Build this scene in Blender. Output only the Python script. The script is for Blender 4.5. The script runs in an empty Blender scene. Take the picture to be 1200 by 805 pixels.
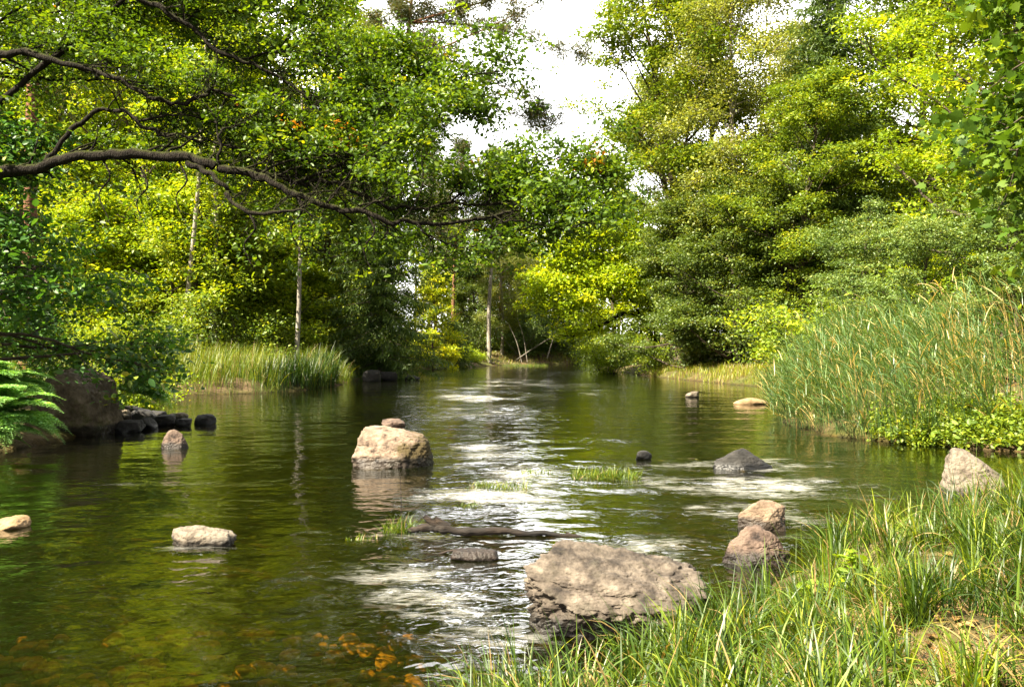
import bpy, bmesh, math, random
import numpy as np
from mathutils import Vector

SC = bpy.context.scene
COL = SC.collection
PI = math.pi
F, CX, HY, CH = 1000.0, 600.0, 412.0, 1.8      # focal in photo pixels, centre column, horizon row, eye height over the water


def at(px, Y):
    return (px - CX) / F * Y


def zat(py, Y):
    return CH + (HY - py) / F * Y


def ywater(py):
    return CH * F / (py - HY)


# ------------------------------------------------------------------ numpy noise
def _hash(ix, iy, iz, seed):
    h = (ix * 374761393 + iy * 668265263 + iz * 2147483647 + seed * 1274126177) & 0xFFFFFFFF
    h = ((h ^ (h >> 13)) * 1274126177) & 0xFFFFFFFF
    h = h ^ (h >> 16)
    return (h & 0xFFFF) / 65535.0 * 2 - 1


def vnoise(P, seed=0):
    P = np.asarray(P, float)
    f = np.floor(P).astype(np.int64)
    t = P - f
    t = t * t * (3 - 2 * t)
    out = 0
    for dx in (0, 1):
        wx = t[:, 0] if dx else 1 - t[:, 0]
        for dy in (0, 1):
            wy = t[:, 1] if dy else 1 - t[:, 1]
            for dz in (0, 1):
                wz = t[:, 2] if dz else 1 - t[:, 2]
                out = out + wx * wy * wz * _hash(f[:, 0] + dx, f[:, 1] + dy, f[:, 2] + dz, seed)
    return out


def fbm(P, octv=4, seed=0, gain=0.5):
    P = np.asarray(P, float)
    s, a = 0, 1.0
    for k in range(octv):
        s = s + a * vnoise(P * 2 ** k + 17.3 * k, seed + k)
        a *= gain
    return s


def sstep(a, b, x):
    t = np.clip((x - a) / (b - a), 0, 1)
    return t * t * (3 - 2 * t)


def nrm(v):
    return v / np.maximum(np.linalg.norm(v, axis=-1, keepdims=True), 1e-9)


# ------------------------------------------------------------------ mesh and object helpers
def mesh(name, V, faces, mat=None, attrs=None, smooth=False):
    """faces: list of int arrays (n,k)."""
    V = np.asarray(V, np.float32)
    me = bpy.data.meshes.new(name)
    me.vertices.add(len(V))
    me.vertices.foreach_set('co', V.ravel())
    faces = [np.asarray(f, np.int32) for f in faces if len(f)]
    loops = np.concatenate([f.ravel() for f in faces])
    cnt = np.concatenate([np.full(len(f), f.shape[1], np.int32) for f in faces])
    st = np.concatenate([[0], np.cumsum(cnt)[:-1]]).astype(np.int32)
    me.loops.add(len(loops))
    me.loops.foreach_set('vertex_index', loops)
    me.polygons.add(len(cnt))
    me.polygons.foreach_set('loop_start', st)
    if smooth:
        me.polygons.foreach_set('use_smooth', np.ones(len(cnt), bool))
    for k, a in (attrs or {}).items():
        at_ = me.attributes.new(k, 'FLOAT', 'POINT')
        at_.data.foreach_set('value', np.asarray(a, np.float32))
    me.update(calc_edges=True)
    if mat:
        me.materials.append(mat)
    return me


def obj(name, me, parent=None):
    o = bpy.data.objects.new(name, me)
    COL.objects.link(o)
    if parent:
        o.parent = parent
    return o


def tag(o, label=None, cat=None, group=None, kind=None):
    if label:
        o['label'] = label
    if cat:
        o['category'] = cat
    if group:
        o['group'] = group
    if kind:
        o['kind'] = kind
    return o


def empty(name, loc, rz=0, sc=1.0):
    o = bpy.data.objects.new(name, None)
    COL.objects.link(o)
    o.location = loc
    o.rotation_euler = (0, 0, rz)
    o.scale = (sc, sc, sc) if not isinstance(sc, tuple) else sc
    o.empty_display_size = 0.3
    return o


def tubes(lines, sides=6):
    """lines: list of (pts (n,3), radii (n,)). Closed at the tip by a tiny ring."""
    VS, FS, off = [], [], 0
    a = np.linspace(0, 2 * PI, sides, endpoint=False)
    ca, sa = np.cos(a), np.sin(a)
    for P, R in lines:
        P = np.asarray(P, float)
        R = np.asarray(R, float)
        n = len(P)
        T = nrm(np.gradient(P, axis=0))
        ref = np.array([0, 0, 1.0]) if abs(T[0, 2]) < 0.8 else np.array([1.0, 0, 0])
        X = nrm(np.cross(T, ref))
        Y = np.cross(T, X)
        ring = P[:, None] + R[:, None, None] * (ca[None, :, None] * X[:, None] + sa[None, :, None] * Y[:, None])
        VS.append(ring.reshape(-1, 3))
        i = np.arange(n - 1)[:, None] * sides + np.arange(sides)[None]
        j = np.arange(n - 1)[:, None] * sides + (np.arange(sides)[None] + 1) % sides
        FS.append(np.stack([i, j, j + sides, i + sides], -1).reshape(-1, 4) + off)
        off += n * sides
    return np.concatenate(VS), np.concatenate(FS)


def pline(rng, p, d, L, n, wob=0.15, pull=(0, 0, 0)):
    p = np.array(p, float)
    d = np.array(d, float)
    d = d / np.linalg.norm(d)
    pts, ds = [p.copy()], [d.copy()]
    st = L / n
    pull = np.array(pull)
    for _ in range(n):
        d = d + rng.normal(0, wob, 3) + pull
        d = d / np.linalg.norm(d)
        p = p + d * st
        pts.append(p.copy())
        ds.append(d.copy())
    return np.array(pts), np.array(ds)


def smooth_path(P, per=5):
    """Catmull-Rom through the rows of P (any columns)."""
    P = np.asarray(P, float)
    Q = np.vstack([2 * P[0] - P[1], P, 2 * P[-1] - P[-2]])
    out = []
    for i in range(1, len(Q) - 2):
        for k in range(per):
            t = k / per
            a, b, c, d = Q[i - 1], Q[i], Q[i + 1], Q[i + 2]
            out.append(0.5 * (2 * b + (c - a) * t + (2 * a - 5 * b + 4 * c - d) * t * t + (3 * b - a - 3 * c + d) * t ** 3))
    out.append(P[-1])
    return np.array(out)


# leaf templates: local x across, y along, z off the blade
DIAMOND = (np.array([(0, 0, 0), (.3, .45, .09), (0, 1, -.05), (-.3, .45, .09)]), np.array([(0, 1, 2), (0, 2, 3)]))
OVATE = (np.array([(0, 0, 0), (.27, .3, .07), (.25, .65, .06), (0, 1, -.06), (-.25, .65, .06), (-.27, .3, .07)]),
         np.array([(0, 1, 2), (0, 2, 3), (0, 3, 4), (0, 4, 5)]))
NEEDLE = (np.array([(-.03, 0, 0), (.03, 0, 0), (.08, .5, .02), (0, 1, 0), (-.08, .5, .02)]), np.array([(0, 1, 2), (0, 2, 4), (4, 2, 3)]))
_m = [(0, -.04), (.22, -.1), (.24, .06), (.55, .1), (.4, .28), (.62, .58), (.34, .52), (.24, .66), (0, 1.02)]
_m = _m + [(-x, y) for x, y in _m[-2:0:-1]]
MAPLE = (np.array([(0, .32, 0)] + [(x, y, .12 * abs(x) - .1 * max(0, y - .4)) for x, y in _m]),
         np.array([(0, 1 + i, 1 + (i + 1) % len(_m)) for i in range(len(_m))]))


def leaf_arrays(rng, C, size, out=None, flat=1.0, droop=0.2, tint=0.5, tpl=DIAMOND):
    n = len(C)
    N = rng.normal(0, 1, (n, 3))
    N[:, 2] += flat * 1.6
    N = nrm(N)
    D = rng.normal(0, 1, (n, 3))
    if out is not None:
        D = D + out
    D[:, 2] -= droop
    D = nrm(D - N * (N * D).sum(1, keepdims=True))
    X = np.cross(D, N)
    S = size * np.clip(rng.lognormal(-.05, .3, n), .45, 1.7)
    T, Fc = tpl
    k = len(T)
    V = C[:, None] + S[:, None, None] * (T[None, :, 0:1] * X[:, None] + T[None, :, 1:2] * D[:, None] + T[None, :, 2:3] * N[:, None])
    FF = (Fc[None] + (np.arange(n) * k)[:, None, None]).reshape(-1, 3)
    tt = np.clip(np.repeat(np.broadcast_to(tint, (n,)) + rng.normal(0, .1, n), k), 0, 1)
    return V.reshape(-1, 3), FF, tt


def join(parts):
    VS, FS, TS, off = [], [], [], 0
    for V, Fc, T in parts:
        VS.append(V)
        FS.append(Fc + off)
        TS.append(T)
        off += len(V)
    return np.concatenate(VS), np.concatenate(FS), np.concatenate(TS)


def clumps(rng, centres, per, spread, size, axis=None, vflat=.55, tint_sd=.13, tint0=.5, spot=None, **kw):
    """leaves gathered round many twig ends."""
    centres = np.asarray(centres)
    m = len(centres)
    per_i = rng.poisson(per, m)
    idx = np.repeat(np.arange(m), per_i)
    off = rng.normal(0, 1, (len(idx), 3)) * spread * np.array([1, 1, vflat])
    tint = np.repeat(tint0 + rng.normal(0, tint_sd, m), per_i)
    if spot is not None:
        tint = np.where(np.repeat(spot(centres), per_i), .97, np.minimum(tint, .88))
    else:
        tint = np.minimum(tint, .9)
    out = off / (spread + 1e-6) * .5
    return leaf_arrays(rng, centres[idx] + off, size, out=out, tint=tint, **kw)


# ------------------------------------------------------------------ materials
def nmat(name):
    m = bpy.data.materials.new(name)
    m.use_nodes = True
    nt = m.node_tree
    nt.nodes.clear()
    o = nt.nodes.new('ShaderNodeOutputMaterial')
    return m, nt, o


def N_(nt, t, **kw):
    n = nt.nodes.new('ShaderNode' + t)
    for k, v in kw.items():
        if hasattr(n, k):
            setattr(n, k, v)
        else:
            n.inputs[k].default_value = v
    return n


def ramp(nt, stops, src=None):
    r = nt.nodes.new('ShaderNodeValToRGB')
    e = r.color_ramp.elements
    while len(e) > 1:
        e.remove(e[-1])
    for i, (p, c) in enumerate(stops):
        el = e[0] if i == 0 else e.new(p)
        el.position = p
        el.color = (*c, 1) if not isinstance(c, (int, float)) else (c, c, c, 1)
    if src:
        nt.links.new(src, r.inputs[0])
    return r


def leaf_mat(name, stops, trans=.45, gloss=.03, rough=.5, boost=(1.55, 1.4, .55)):
    m, nt, o = nmat(name)
    L = nt.links.new
    a = N_(nt, 'Attribute', attribute_name='tint')
    r = ramp(nt, stops, a.outputs['Fac'])
    d = N_(nt, 'BsdfDiffuse')
    L(r.outputs[0], d.inputs[0])
    tc = N_(nt, 'MixRGB', blend_type='MULTIPLY')
    tc.inputs[0].default_value = 1
    tc.inputs[2].default_value = (*[b * trans * 1.35 for b in boost], 1)
    L(r.outputs[0], tc.inputs[1])
    t = N_(nt, 'BsdfTranslucent')
    L(tc.outputs[0], t.inputs[0])
    mx = N_(nt, 'AddShader')
    L(d.outputs[0], mx.inputs[0])
    L(t.outputs[0], mx.inputs[1])
    g = N_(nt, 'BsdfGlossy')
    g.inputs['Roughness'].default_value = rough
    mg = N_(nt, 'MixShader')
    mg.inputs[0].default_value = gloss
    L(mx.outputs[0], mg.inputs[1])
    L(g.outputs[0], mg.inputs[2])
    L(mg.outputs[0], o.inputs[0])
    return m


def noise_mat(name, stops, scale=4, detail=8, rough=.85, bump=.3, bscale=30, bdist=.02, stretch=(1, 1, 1), spec=.3, coord='Object', extra=None):
    m, nt, o = nmat(name)
    L = nt.links.new
    tc = N_(nt, 'TexCoord')
    mp = N_(nt, 'Mapping')
    mp.inputs['Scale'].default_value = stretch
    L(tc.outputs[coord], mp.inputs[0])
    n = N_(nt, 'TexNoise')
    n.inputs['Scale'].default_value = scale
    n.inputs['Detail'].default_value = detail
    n.inputs['Roughness'].default_value = .65
    L(mp.outputs[0], n.inputs['Vector'])
    r = ramp(nt, stops, n.outputs[0])
    p = N_(nt, 'BsdfPrincipled')
    p.inputs['Roughness'].default_value = rough
    p.inputs['Specular IOR Level'].default_value = spec
    col = r.outputs[0]
    if extra:
        col = extra(nt, col, tc, mp, p)
    L(col, p.inputs['Base Color'])
    n2 = N_(nt, 'TexNoise')
    n2.inputs['Scale'].default_value = bscale
    n2.inputs['Detail'].default_value = 6
    L(mp.outputs[0], n2.inputs['Vector'])
    b = N_(nt, 'Bump')
    b.inputs['Strength'].default_value = bump
    b.inputs['Distance'].default_value = bdist
    L(n2.outputs[0], b.inputs['Height'])
    L(b.outputs[0], p.inputs['Normal'])
    L(p.outputs[0], o.inputs[0])
    return m


ORANGE = (.22, .085, .008)
M = {}
M['oak'] = leaf_mat('oak_leaf', [(0, (.018, .04, .003)), (.35, (.045, .085, .004)), (.65, (.1, .145, .005)), (.9, (.2, .21, .006)), (.95, ORANGE)], .55)
M['green'] = leaf_mat('green_leaf', [(0, (.028, .055, .006)), (.4, (.07, .115, .009)), (.7, (.135, .175, .01)), (.92, (.22, .22, .012))])
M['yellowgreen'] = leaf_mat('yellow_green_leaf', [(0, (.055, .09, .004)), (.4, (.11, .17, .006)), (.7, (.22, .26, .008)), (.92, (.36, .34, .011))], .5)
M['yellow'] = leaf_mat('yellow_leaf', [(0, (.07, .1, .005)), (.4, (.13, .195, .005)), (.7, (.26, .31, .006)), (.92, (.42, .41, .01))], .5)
M['pale'] = leaf_mat('pale_leaf', [(0, (.055, .075, .016)), (.4, (.115, .145, .026)), (.7, (.2, .22, .036)), (.92, (.28, .27, .04))], .4, .05)
M['greygreen'] = leaf_mat('alder_leaf', [(0, (.03, .06, .014)), (.4, (.07, .115, .024)), (.7, (.125, .175, .04)), (.92, (.19, .21, .04))], .35, .035, .5)
M['near_maple'] = leaf_mat('lobed_maple_leaf', [(0, (.014, .034, .004)), (.4, (.038, .075, .006)), (.7, (.09, .13, .008)), (.92, (.2, .2, .01))], .5, .015, .5)
M['hazel'] = leaf_mat('hazel_leaf', [(0, (.012, .04, .006)), (.4, (.028, .08, .011)), (.7, (.06, .13, .015)), (.92, (.18, .18, .01))], .4, .035, .5)
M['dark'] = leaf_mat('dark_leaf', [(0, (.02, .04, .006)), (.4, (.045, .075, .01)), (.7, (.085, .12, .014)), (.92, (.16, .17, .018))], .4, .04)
M['needle'] = leaf_mat('spruce_needle', [(0, (.02, .045, .009)), (.5, (.05, .085, .015)), (.92, (.1, .14, .02))], .35, .03, .5)
M['pine'] = leaf_mat('pine_needle', [(0, (.02, .032, .01)), (.5, (.05, .062, .018)), (.92, (.13, .075, .02))], .3, .03, .5)
M['grass'] = leaf_mat('grass_blade', [(0, (.007, .022, .002)), (.3, (.024, .05, .003)), (.5, (.072, .112, .004)), (.74, (.2, .21, .008)), (.82, (.13, .085, .028)), (1, (.22, .155, .06))], .35, .035, .45)
M['reed'] = leaf_mat('reed_blade', [(0, (.022, .05, .012)), (.35, (.05, .098, .024)), (.65, (.1, .155, .04)), (.78, (.24, .22, .06)), (.86, (.36, .25, .09)), (1, (.42, .3, .13))], .35, .05, .45)
M['fern'] = leaf_mat('fern_frond', [(0, (.06, .15, .03)), (.5, (.15, .3, .08)), (.92, (.25, .38, .1))], .4, .05)
M['litter'] = leaf_mat('dry_leaf', [(0, (.05, .025, .01)), (.4, (.11, .06, .02)), (.7, (.19, .11, .035)), (1, (.3, .2, .09))], .25, .04)


def moss_top(colour=(.06, .075, .012), lo=.1, hi=.6, amount=.8, scale=3):
    def f(nt, col, tc, mp, p):
        L = nt.links.new
        g = N_(nt, 'NewGeometry')
        s = N_(nt, 'SeparateXYZ')
        L(g.outputs['Normal'], s.inputs[0])
        n = N_(nt, 'TexNoise')
        n.inputs['Scale'].default_value = scale
        n.inputs['Detail'].default_value = 6
        L(tc.outputs['Object'], n.inputs['Vector'])
        ad = N_(nt, 'Math', operation='ADD')
        L(s.outputs[2], ad.inputs[0])
        L(n.outputs[0], ad.inputs[1])
        mr = N_(nt, 'MapRange')
        mr.inputs['From Min'].default_value = lo + .5
        mr.inputs['From Max'].default_value = hi + .5
        mr.inputs['To Max'].default_value = amount
        L(ad.outputs[0], mr.inputs[0])
        mx = N_(nt, 'MixRGB')
        L(mr.outputs[0], mx.inputs[0])
        L(col, mx.inputs[1])
        mx.inputs[2].default_value = (*colour, 1)
        return mx.outputs[0]
    return f


M['oak_bark'] = noise_mat('oak_bark', [(.35, (.005, .004, .003)), (.5, (.014, .011, .008)), (.66, (.022, .018, .013)), (.74, (.1, .1, .08))], 11, 9, .95, 1.0, 34, .07, (1, 1, .35),
                          .15, extra=moss_top((.04, .048, .007), .4, .95, .8, 6))
M['bark'] = noise_mat('grey_bark', [(.3, (.03, .022, .016)), (.55, (.085, .068, .05)), (.75, (.16, .135, .1))], 5, 8, .95, .8, 20, .03, (1, 1, .25), .15)
M['pale_bark'] = noise_mat('pale_bark', [(.3, (.06, .05, .04)), (.5, (.26, .23, .19)), (.75, (.42, .38, .32))], 5, 8, .9, .6, 18, .02, (1, 1, .4), .15)
M['pine_bark'] = noise_mat('pine_bark', [(.3, (.05, .025, .015)), (.5, (.17, .085, .05)), (.75, (.3, .17, .1))], 6, 8, .95, .9, 18, .03, (1, 1, .35), .1)


def wet_band(top=.1, moss=None, moss_amount=.8, moss_scale=2.2, shift=0.0, moss_side=None):
    """stone: dark wet foot just above the waterline plus moss patches of their own shape."""
    def f(nt, col, tc, mp, p):
        L = nt.links.new
        if moss:
            n = N_(nt, 'TexNoise')
            n.inputs['Scale'].default_value = moss_scale
            n.inputs['Detail'].default_value = 9
            n.inputs['Roughness'].default_value = .7
            L(tc.outputs['Object'], n.inputs['Vector'])
            src = n.outputs[0]
            if moss_side:
                dp = N_(nt, 'VectorMath', operation='DOT_PRODUCT')
                L(tc.outputs['Object'], dp.inputs[0])
                dp.inputs[1].default_value = moss_side
                ad = N_(nt, 'Math', operation='ADD')
                L(n.outputs[0], ad.inputs[0])
                L(dp.outputs['Value'], ad.inputs[1])
                src = ad.outputs[0]
            r = ramp(nt, [(.5 + shift, 0.0), (.6 + shift, moss_amount)], src)
            mx = N_(nt, 'MixRGB')
            L(r.outputs[0], mx.inputs[0])
            L(col, mx.inputs[1])
            mx.inputs[2].default_value = (*moss, 1)
            col = mx.outputs[0]
        g = N_(nt, 'NewGeometry')
        s = N_(nt, 'SeparateXYZ')
        L(g.outputs['Position'], s.inputs[0])
        n2 = N_(nt, 'TexNoise')
        n2.inputs['Scale'].default_value = 7
        n2.inputs['Detail'].default_value = 5
        L(g.outputs['Position'], n2.inputs['Vector'])
        ma = N_(nt, 'Math', operation='MULTIPLY_ADD')
        L(n2.outputs[0], ma.inputs[0])
        ma.inputs[1].default_value = -.14
        L(s.outputs[2], ma.inputs[2])
        mr = N_(nt, 'MapRange')
        mr.inputs['From Min'].default_value = top - .09
        mr.inputs['From Max'].default_value = top - .03
        mr.inputs['To Min'].default_value = .2
        mr.inputs['To Max'].default_value = 1
        L(ma.outputs[0], mr.inputs[0])
        mm = N_(nt, 'MixRGB', blend_type='MULTIPLY')
        mm.inputs[0].default_value = 1
        L(col, mm.inputs[1])
        L(mr.outputs[0], mm.inputs[2])
        rr = N_(nt, 'MapRange')
        rr.inputs['From Min'].default_value = .2
        rr.inputs['From Max'].default_value = 1
        rr.inputs['To Min'].default_value = .5
        rr.inputs['To Max'].default_value = .85
        L(mr.outputs[0], rr.inputs[0])
        L(rr.outputs[0], p.inputs['Roughness'])
        return mm.outputs[0]
    return f


GRAN = [(.34, (.014, .011, .009)), (.44, (.045, .035, .027)), (.56, (.1, .08, .062)), (.72, (.19, .16, .125))]
PINK = [(.34, (.016, .011, .009)), (.43, (.075, .05, .038)), (.56, (.15, .105, .08)), (.72, (.25, .19, .15))]
PALE = [(.3, (.03, .023, .017)), (.43, (.11, .088, .066)), (.59, (.21, .175, .135)), (.75, (.32, .275, .22))]
DARK = [(.3, (.006, .005, .004)), (.55, (.017, .015, .013)), (.75, (.05, .045, .04))]
M['rock_big'] = noise_mat('big_boulder_stone', GRAN, 6.5, 12, .85, .9, 16, .03, extra=wet_band(.1, (.05, .042, .03), .75, 5, .02))
M['rock_mid'] = noise_mat('mossy_granite', [(.34, (.03, .02, .014)), (.44, (.14, .1, .072)), (.57, (.22, .165, .12)), (.72, (.32, .26, .2))], 7, 14, .85, .8, 30, .02,
                          extra=wet_band(.14, (.05, .036, .009), .92, 3.4, .02, (.5, 0, -.12)))
M['rock_pink'] = noise_mat('pink_granite', PINK, 6, 12, .85, .9, 28, .03, extra=wet_band(.1, (.03, .026, .016), .65, 6, .03))
M['rock_warm'] = noise_mat('warm_granite', [(.3, (.07, .045, .03)), (.42, (.13, .09, .06)), (.58, (.22, .16, .11)), (.75, (.33, .25, .18))], 6, 12, .85, .9, 28, .025, extra=wet_band(.1))
M['rock_pale'] = noise_mat('pale_granite', PALE, 5, 12, .85, .9, 26, .03, extra=wet_band(.055, (.06, .05, .035), .6, 5, .04))
M['rock_dark'] = noise_mat('dark_wet_stone', DARK, 6, 10, .55, .8, 24, .02, spec=.5, extra=wet_band(.08))
M['rock_brown'] = noise_mat('brown_mossy_stone', [(.3, (.03, .023, .015)), (.5, (.11, .085, .055)), (.7, (.25, .2, .14))], 3, 10, .9, .9, 14, .04,
                            extra=wet_band(.2, (.06, .065, .012), .8, 1.6, .02))
M['rock_amber'] = noise_mat('amber_bed_stone', [(.3, (.12, .065, .014)), (.5, (.38, .23, .045)), (.7, (.55, .38, .11))], 4, 8, .7, .5, 18, .02)
M['rock_tan'] = noise_mat('tan_stone', [(.3, (.1, .06, .025)), (.6, (.28, .19, .1))], 4, 8, .8, .6, 18, .02)
M['log'] = noise_mat('wet_log_bark', [(.35, (.005, .004, .003)), (.5, (.016, .01, .006)), (.7, (.06, .038, .022))], 6, 10, .85, .9, 22, .03, (.3, 1, 1), .4)


# ------------------------------------------------------------------ terrain and water
RIVER = np.array([(-2.6, -14), (-1.6, -4), (-1.1, 0), (-.75, 2.4), (-.3, 3.9), (.2, 4.3), (.75, 4.6), (1.35, 5.1), (1.85, 6.0), (2.6, 7.1), (3.6, 8.1), (4.8, 9.2),
                  (6.4, 10.2), (8.5, 11.2), (11, 12.4), (10.6, 14.6), (9.2, 15.6), (7.8, 16.5), (6.9, 18.3), (6.9, 21), (8.2, 25), (10.3, 31), (12.4, 38), (12.8, 43),
                  (11.5, 50), (10.8, 55), (10.2, 63), (9.8, 70), (9, 80), (9.5, 92), (12, 103), (17, 112), (28, 120), (26, 130), (10, 121), (2, 117), (-1.6, 112), (-4.4, 100),
                  (-6.9, 88), (-8.6, 78), (-10, 65), (-9.8, 55), (-9.4, 47), (-9.6, 40), (-10.6, 37), (-13, 35.2), (-15.2, 32.5), (-13.2, 28), (-11.2, 24.5),
                  (-10.2, 21.5), (-9.3, 19.5), (-9.2, 17.5), (-9.6, 14), (-11.5, 8), (-13, 0), (-15, -14)], float)


def river_sd(X, Y):
    """signed distance to the waterline, negative in the river."""
    P = np.stack([X.ravel(), Y.ravel()], 1)
    A = RIVER
    B = np.roll(RIVER, -1, 0)
    d2 = np.full(len(P), 1e18)
    ins = np.zeros(len(P), bool)
    for a, b in zip(A, B):
        e = b - a
        w = P - a
        t = np.clip((w @ e) / (e @ e), 0, 1)
        q = w - t[:, None] * e
        d2 = np.minimum(d2, (q * q).sum(1))
        c = (a[1] <= P[:, 1]) != (b[1] <= P[:, 1])
        with np.errstate(divide='ignore', invalid='ignore'):
            xi = a[0] + (P[:, 1] - a[1]) * e[0] / (e[1] if e[1] else 1e-9)
        ins ^= c & (P[:, 0] < xi)
    d = np.sqrt(d2)
    return np.where(ins, -d, d).reshape(X.shape)


def ground_h(X, Y):
    X = np.asarray(X, float)
    Y = np.asarray(Y, float)
    sh = X.shape
    P = np.stack([X.ravel(), Y.ravel(), np.zeros(X.size)], 1)
    d = river_sd(X, Y).ravel() + .22 * fbm(P * .9, 3, 5) * np.clip((P[:, 1] + 4) / 30 + .5, .3, 1.5)
    near = np.exp(-((P[:, 0] - 1.5) ** 2 + (P[:, 1] - 4) ** 2) / 60)
    land = .06 + .3 * sstep(0, .9, d) + .14 * sstep(.6, 3, d) + .035 * np.clip(d, 0, 40) * (1 - near * .9) + .02 * np.clip(d - 10, 0, 60)
    land = land + near * .1 * fbm(P * 2.2, 3, 9) * sstep(0, .6, d)
    land = land + (1 - near) * (.1 * fbm(P * .5, 4, 21) * sstep(0, 2, d) + .5 * fbm(P * .06, 2, 33) * sstep(3, 15, d))
    far = sstep(95, 125, P[:, 1])
    land = land + far * (.8 * sstep(0, 5, d) + .05 * np.clip(d - 3, 0, 30))
    shallow = np.exp(-((P[:, 0] + 2.4) ** 2 / 22 + (P[:, 1] - 4.6) ** 2 / 1.5))
    bed = -.05 - (.75 - .63 * shallow) * sstep(0, 3.5, -d) + .07 * fbm(P * 1.5, 3, 3)
    bed = np.minimum(bed, -.04 - 0 * d)
    return np.where(d > 0, land, bed).reshape(sh)


def geo_axis(lo, hi, near_lo, near_hi, step, grow=1.09):
    xs = list(np.arange(near_lo, near_hi, step))
    s, x = step, near_hi
    while x < hi:
        xs.append(x)
        s *= grow
        x += s
    xs.append(hi)
    s, x = step, near_lo
    out = []
    while x > lo:
        s *= grow
        x -= s
        out.append(max(x, lo))
    return np.array(sorted(set(out + xs)))


def grid_mesh(name, xs, ys, zf, mat, attrs=None):
    X, Y = np.meshgrid(xs, ys)
    Z = zf(X, Y)
    nx, ny = len(xs), len(ys)
    i = (np.arange(ny - 1)[:, None] * nx + np.arange(nx - 1)[None])
    Fq = np.stack([i, i + 1, i + nx + 1, i + nx], -1).reshape(-1, 4)
    V = np.stack([X.ravel(), Y.ravel(), Z.ravel()], 1)
    at_ = {k: f(X, Y).ravel() for k, f in (attrs or {}).items()}
    return mesh(name, V, [Fq], mat, at_, True)


def ground_material():
    m, nt, o = nmat('river_bank_soil')
    L = nt.links.new
    g = N_(nt, 'NewGeometry')
    s = N_(nt, 'SeparateXYZ')
    L(g.outputs['Position'], s.inputs[0])
    n = N_(nt, 'TexNoise')
    n.inputs['Scale'].default_value = 2.2
    n.inputs['Detail'].default_value = 10
    n.inputs['Roughness'].default_value = .7
    L(g.outputs['Position'], n.inputs['Vector'])
    soil = ramp(nt, [(.3, (.03, .019, .01)), (.48, (.085, .056, .03)), (.62, (.16, .11, .062)), (.75, (.22, .17, .1))], n.outputs[0])
    n3 = N_(nt, 'TexNoise')
    n3.inputs['Scale'].default_value = .35
    n3.inputs['Detail'].default_value = 6
    L(g.outputs['Position'], n3.inputs['Vector'])
    gr = ramp(nt, [(.42, 0.0), (.6, .75)], n3.outputs[0])
    mg = N_(nt, 'MixRGB')
    L(gr.outputs[0], mg.inputs[0])
    L(soil.outputs[0], mg.inputs[1])
    mg.inputs[2].default_value = (.06, .075, .014, 1)
    # silt and gravel of the bed, below the waterline
    v = N_(nt, 'TexVoronoi')
    v.inputs['Scale'].default_value = 5
    L(g.outputs['Position'], v.inputs['Vector'])
    bed = ramp(nt, [(0, (.085, .052, .011)), (.4, (.04, .027, .007)), (.8, (.012, .01, .004))], v.outputs['Distance'])
    mr = N_(nt, 'MapRange')
    mr.inputs['From Min'].default_value = -.02
    mr.inputs['From Max'].default_value = .12
    L(s.outputs[2], mr.inputs[0])
    mx = N_(nt, 'MixRGB')
    L(mr.outputs[0], mx.inputs[0])
    L(bed.outputs[0], mx.inputs[1])
    L(mg.outputs[0], mx.inputs[2])
    p = N_(nt, 'BsdfPrincipled')
    p.inputs['Roughness'].default_value = .95
    p.inputs['Specular IOR Level'].default_value = .15
    L(mx.outputs[0], p.inputs['Base Color'])
    n2 = N_(nt, 'TexNoise')
    n2.inputs['Scale'].default_value = 14
    n2.inputs['Detail'].default_value = 8
    L(g.outputs['Position'], n2.inputs['Vector'])
    b = N_(nt, 'Bump')
    b.inputs['Strength'].default_value = .8
    b.inputs['Distance'].default_value = .06
    L(n2.outputs[0], b.inputs['Height'])
    L(b.outputs[0], p.inputs['Normal'])
    L(p.outputs[0], o.inputs[0])
    return m


# where the stream breaks: (x, y, rx, ry, strength)
RIFFLES = [(-.55, 6.2, 1.0, 1.5, 1.0), (-.9, 8.4, 1.2, .7, .7), (.7, 7.3, 1.3, .8, .9), (1.6, 7.9, 1.0, .8, .8), (-.2, 10.5, 1.3, 1.6, .7), (1.2, 12.5, 2.2, 1.5, .85), (3.1, 11.5, 1.9, 1.0, .95),
           (2.9, 13.6, 2.2, .9, .85), (-.3, 15.5, 1.1, 2.5, .6), (-.8, 24, 1.9, 6.5, .8), (-1.8, 36, 2.6, 9, .9), (-.5, 50, 4, 11, .7), (3.5, 42, 3, 12, .45), (-2.6, 21, 1.0, 2, .4), (-2.5, 6.4, .9, .7, .45),
           (-1.3, 4.6, .9, .5, .55), (2.6, 9.6, 1.2, 1.2, .55), (4.4, 10.6, 1.0, .7, .5), (2.2, 17, 2.4, 1.6, .35), (-4.8, 11.6, 1.6, .6, .4), (2, 75, 6, 16, .45), (-3.4, 9.5, .8, .5, .35),
           (-1.9, 13.3, .9, .45, .55), (-.9, 13.2, .5, .8, .6), (-2.9, 7.8, .5, .3, .5), (-6.3, 15.7, .5, .3, .45), (3.5, 13.1, .9, .5, .7), (2.4, 8.2, .5, .5, .7), (6.1, 10.8, .7, .5, .5), (.1, 5.4, .5, .5, .7)]


def chop_f(X, Y):
    c = np.zeros(X.shape)
    for x, y, rx, ry, s in RIFFLES:
        c = np.maximum(c, s * np.exp(-(((X - x) / rx) ** 2 + ((Y - y) / ry) ** 2)))
    P = np.stack([X.ravel() * .9, Y.ravel() * .55, np.zeros(X.size)], 1)
    n = fbm(P, 3, 77).reshape(X.shape)
    return np.clip(c * (1 + .55 * n) + .06 + .05 * n, 0, 1.2)


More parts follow.
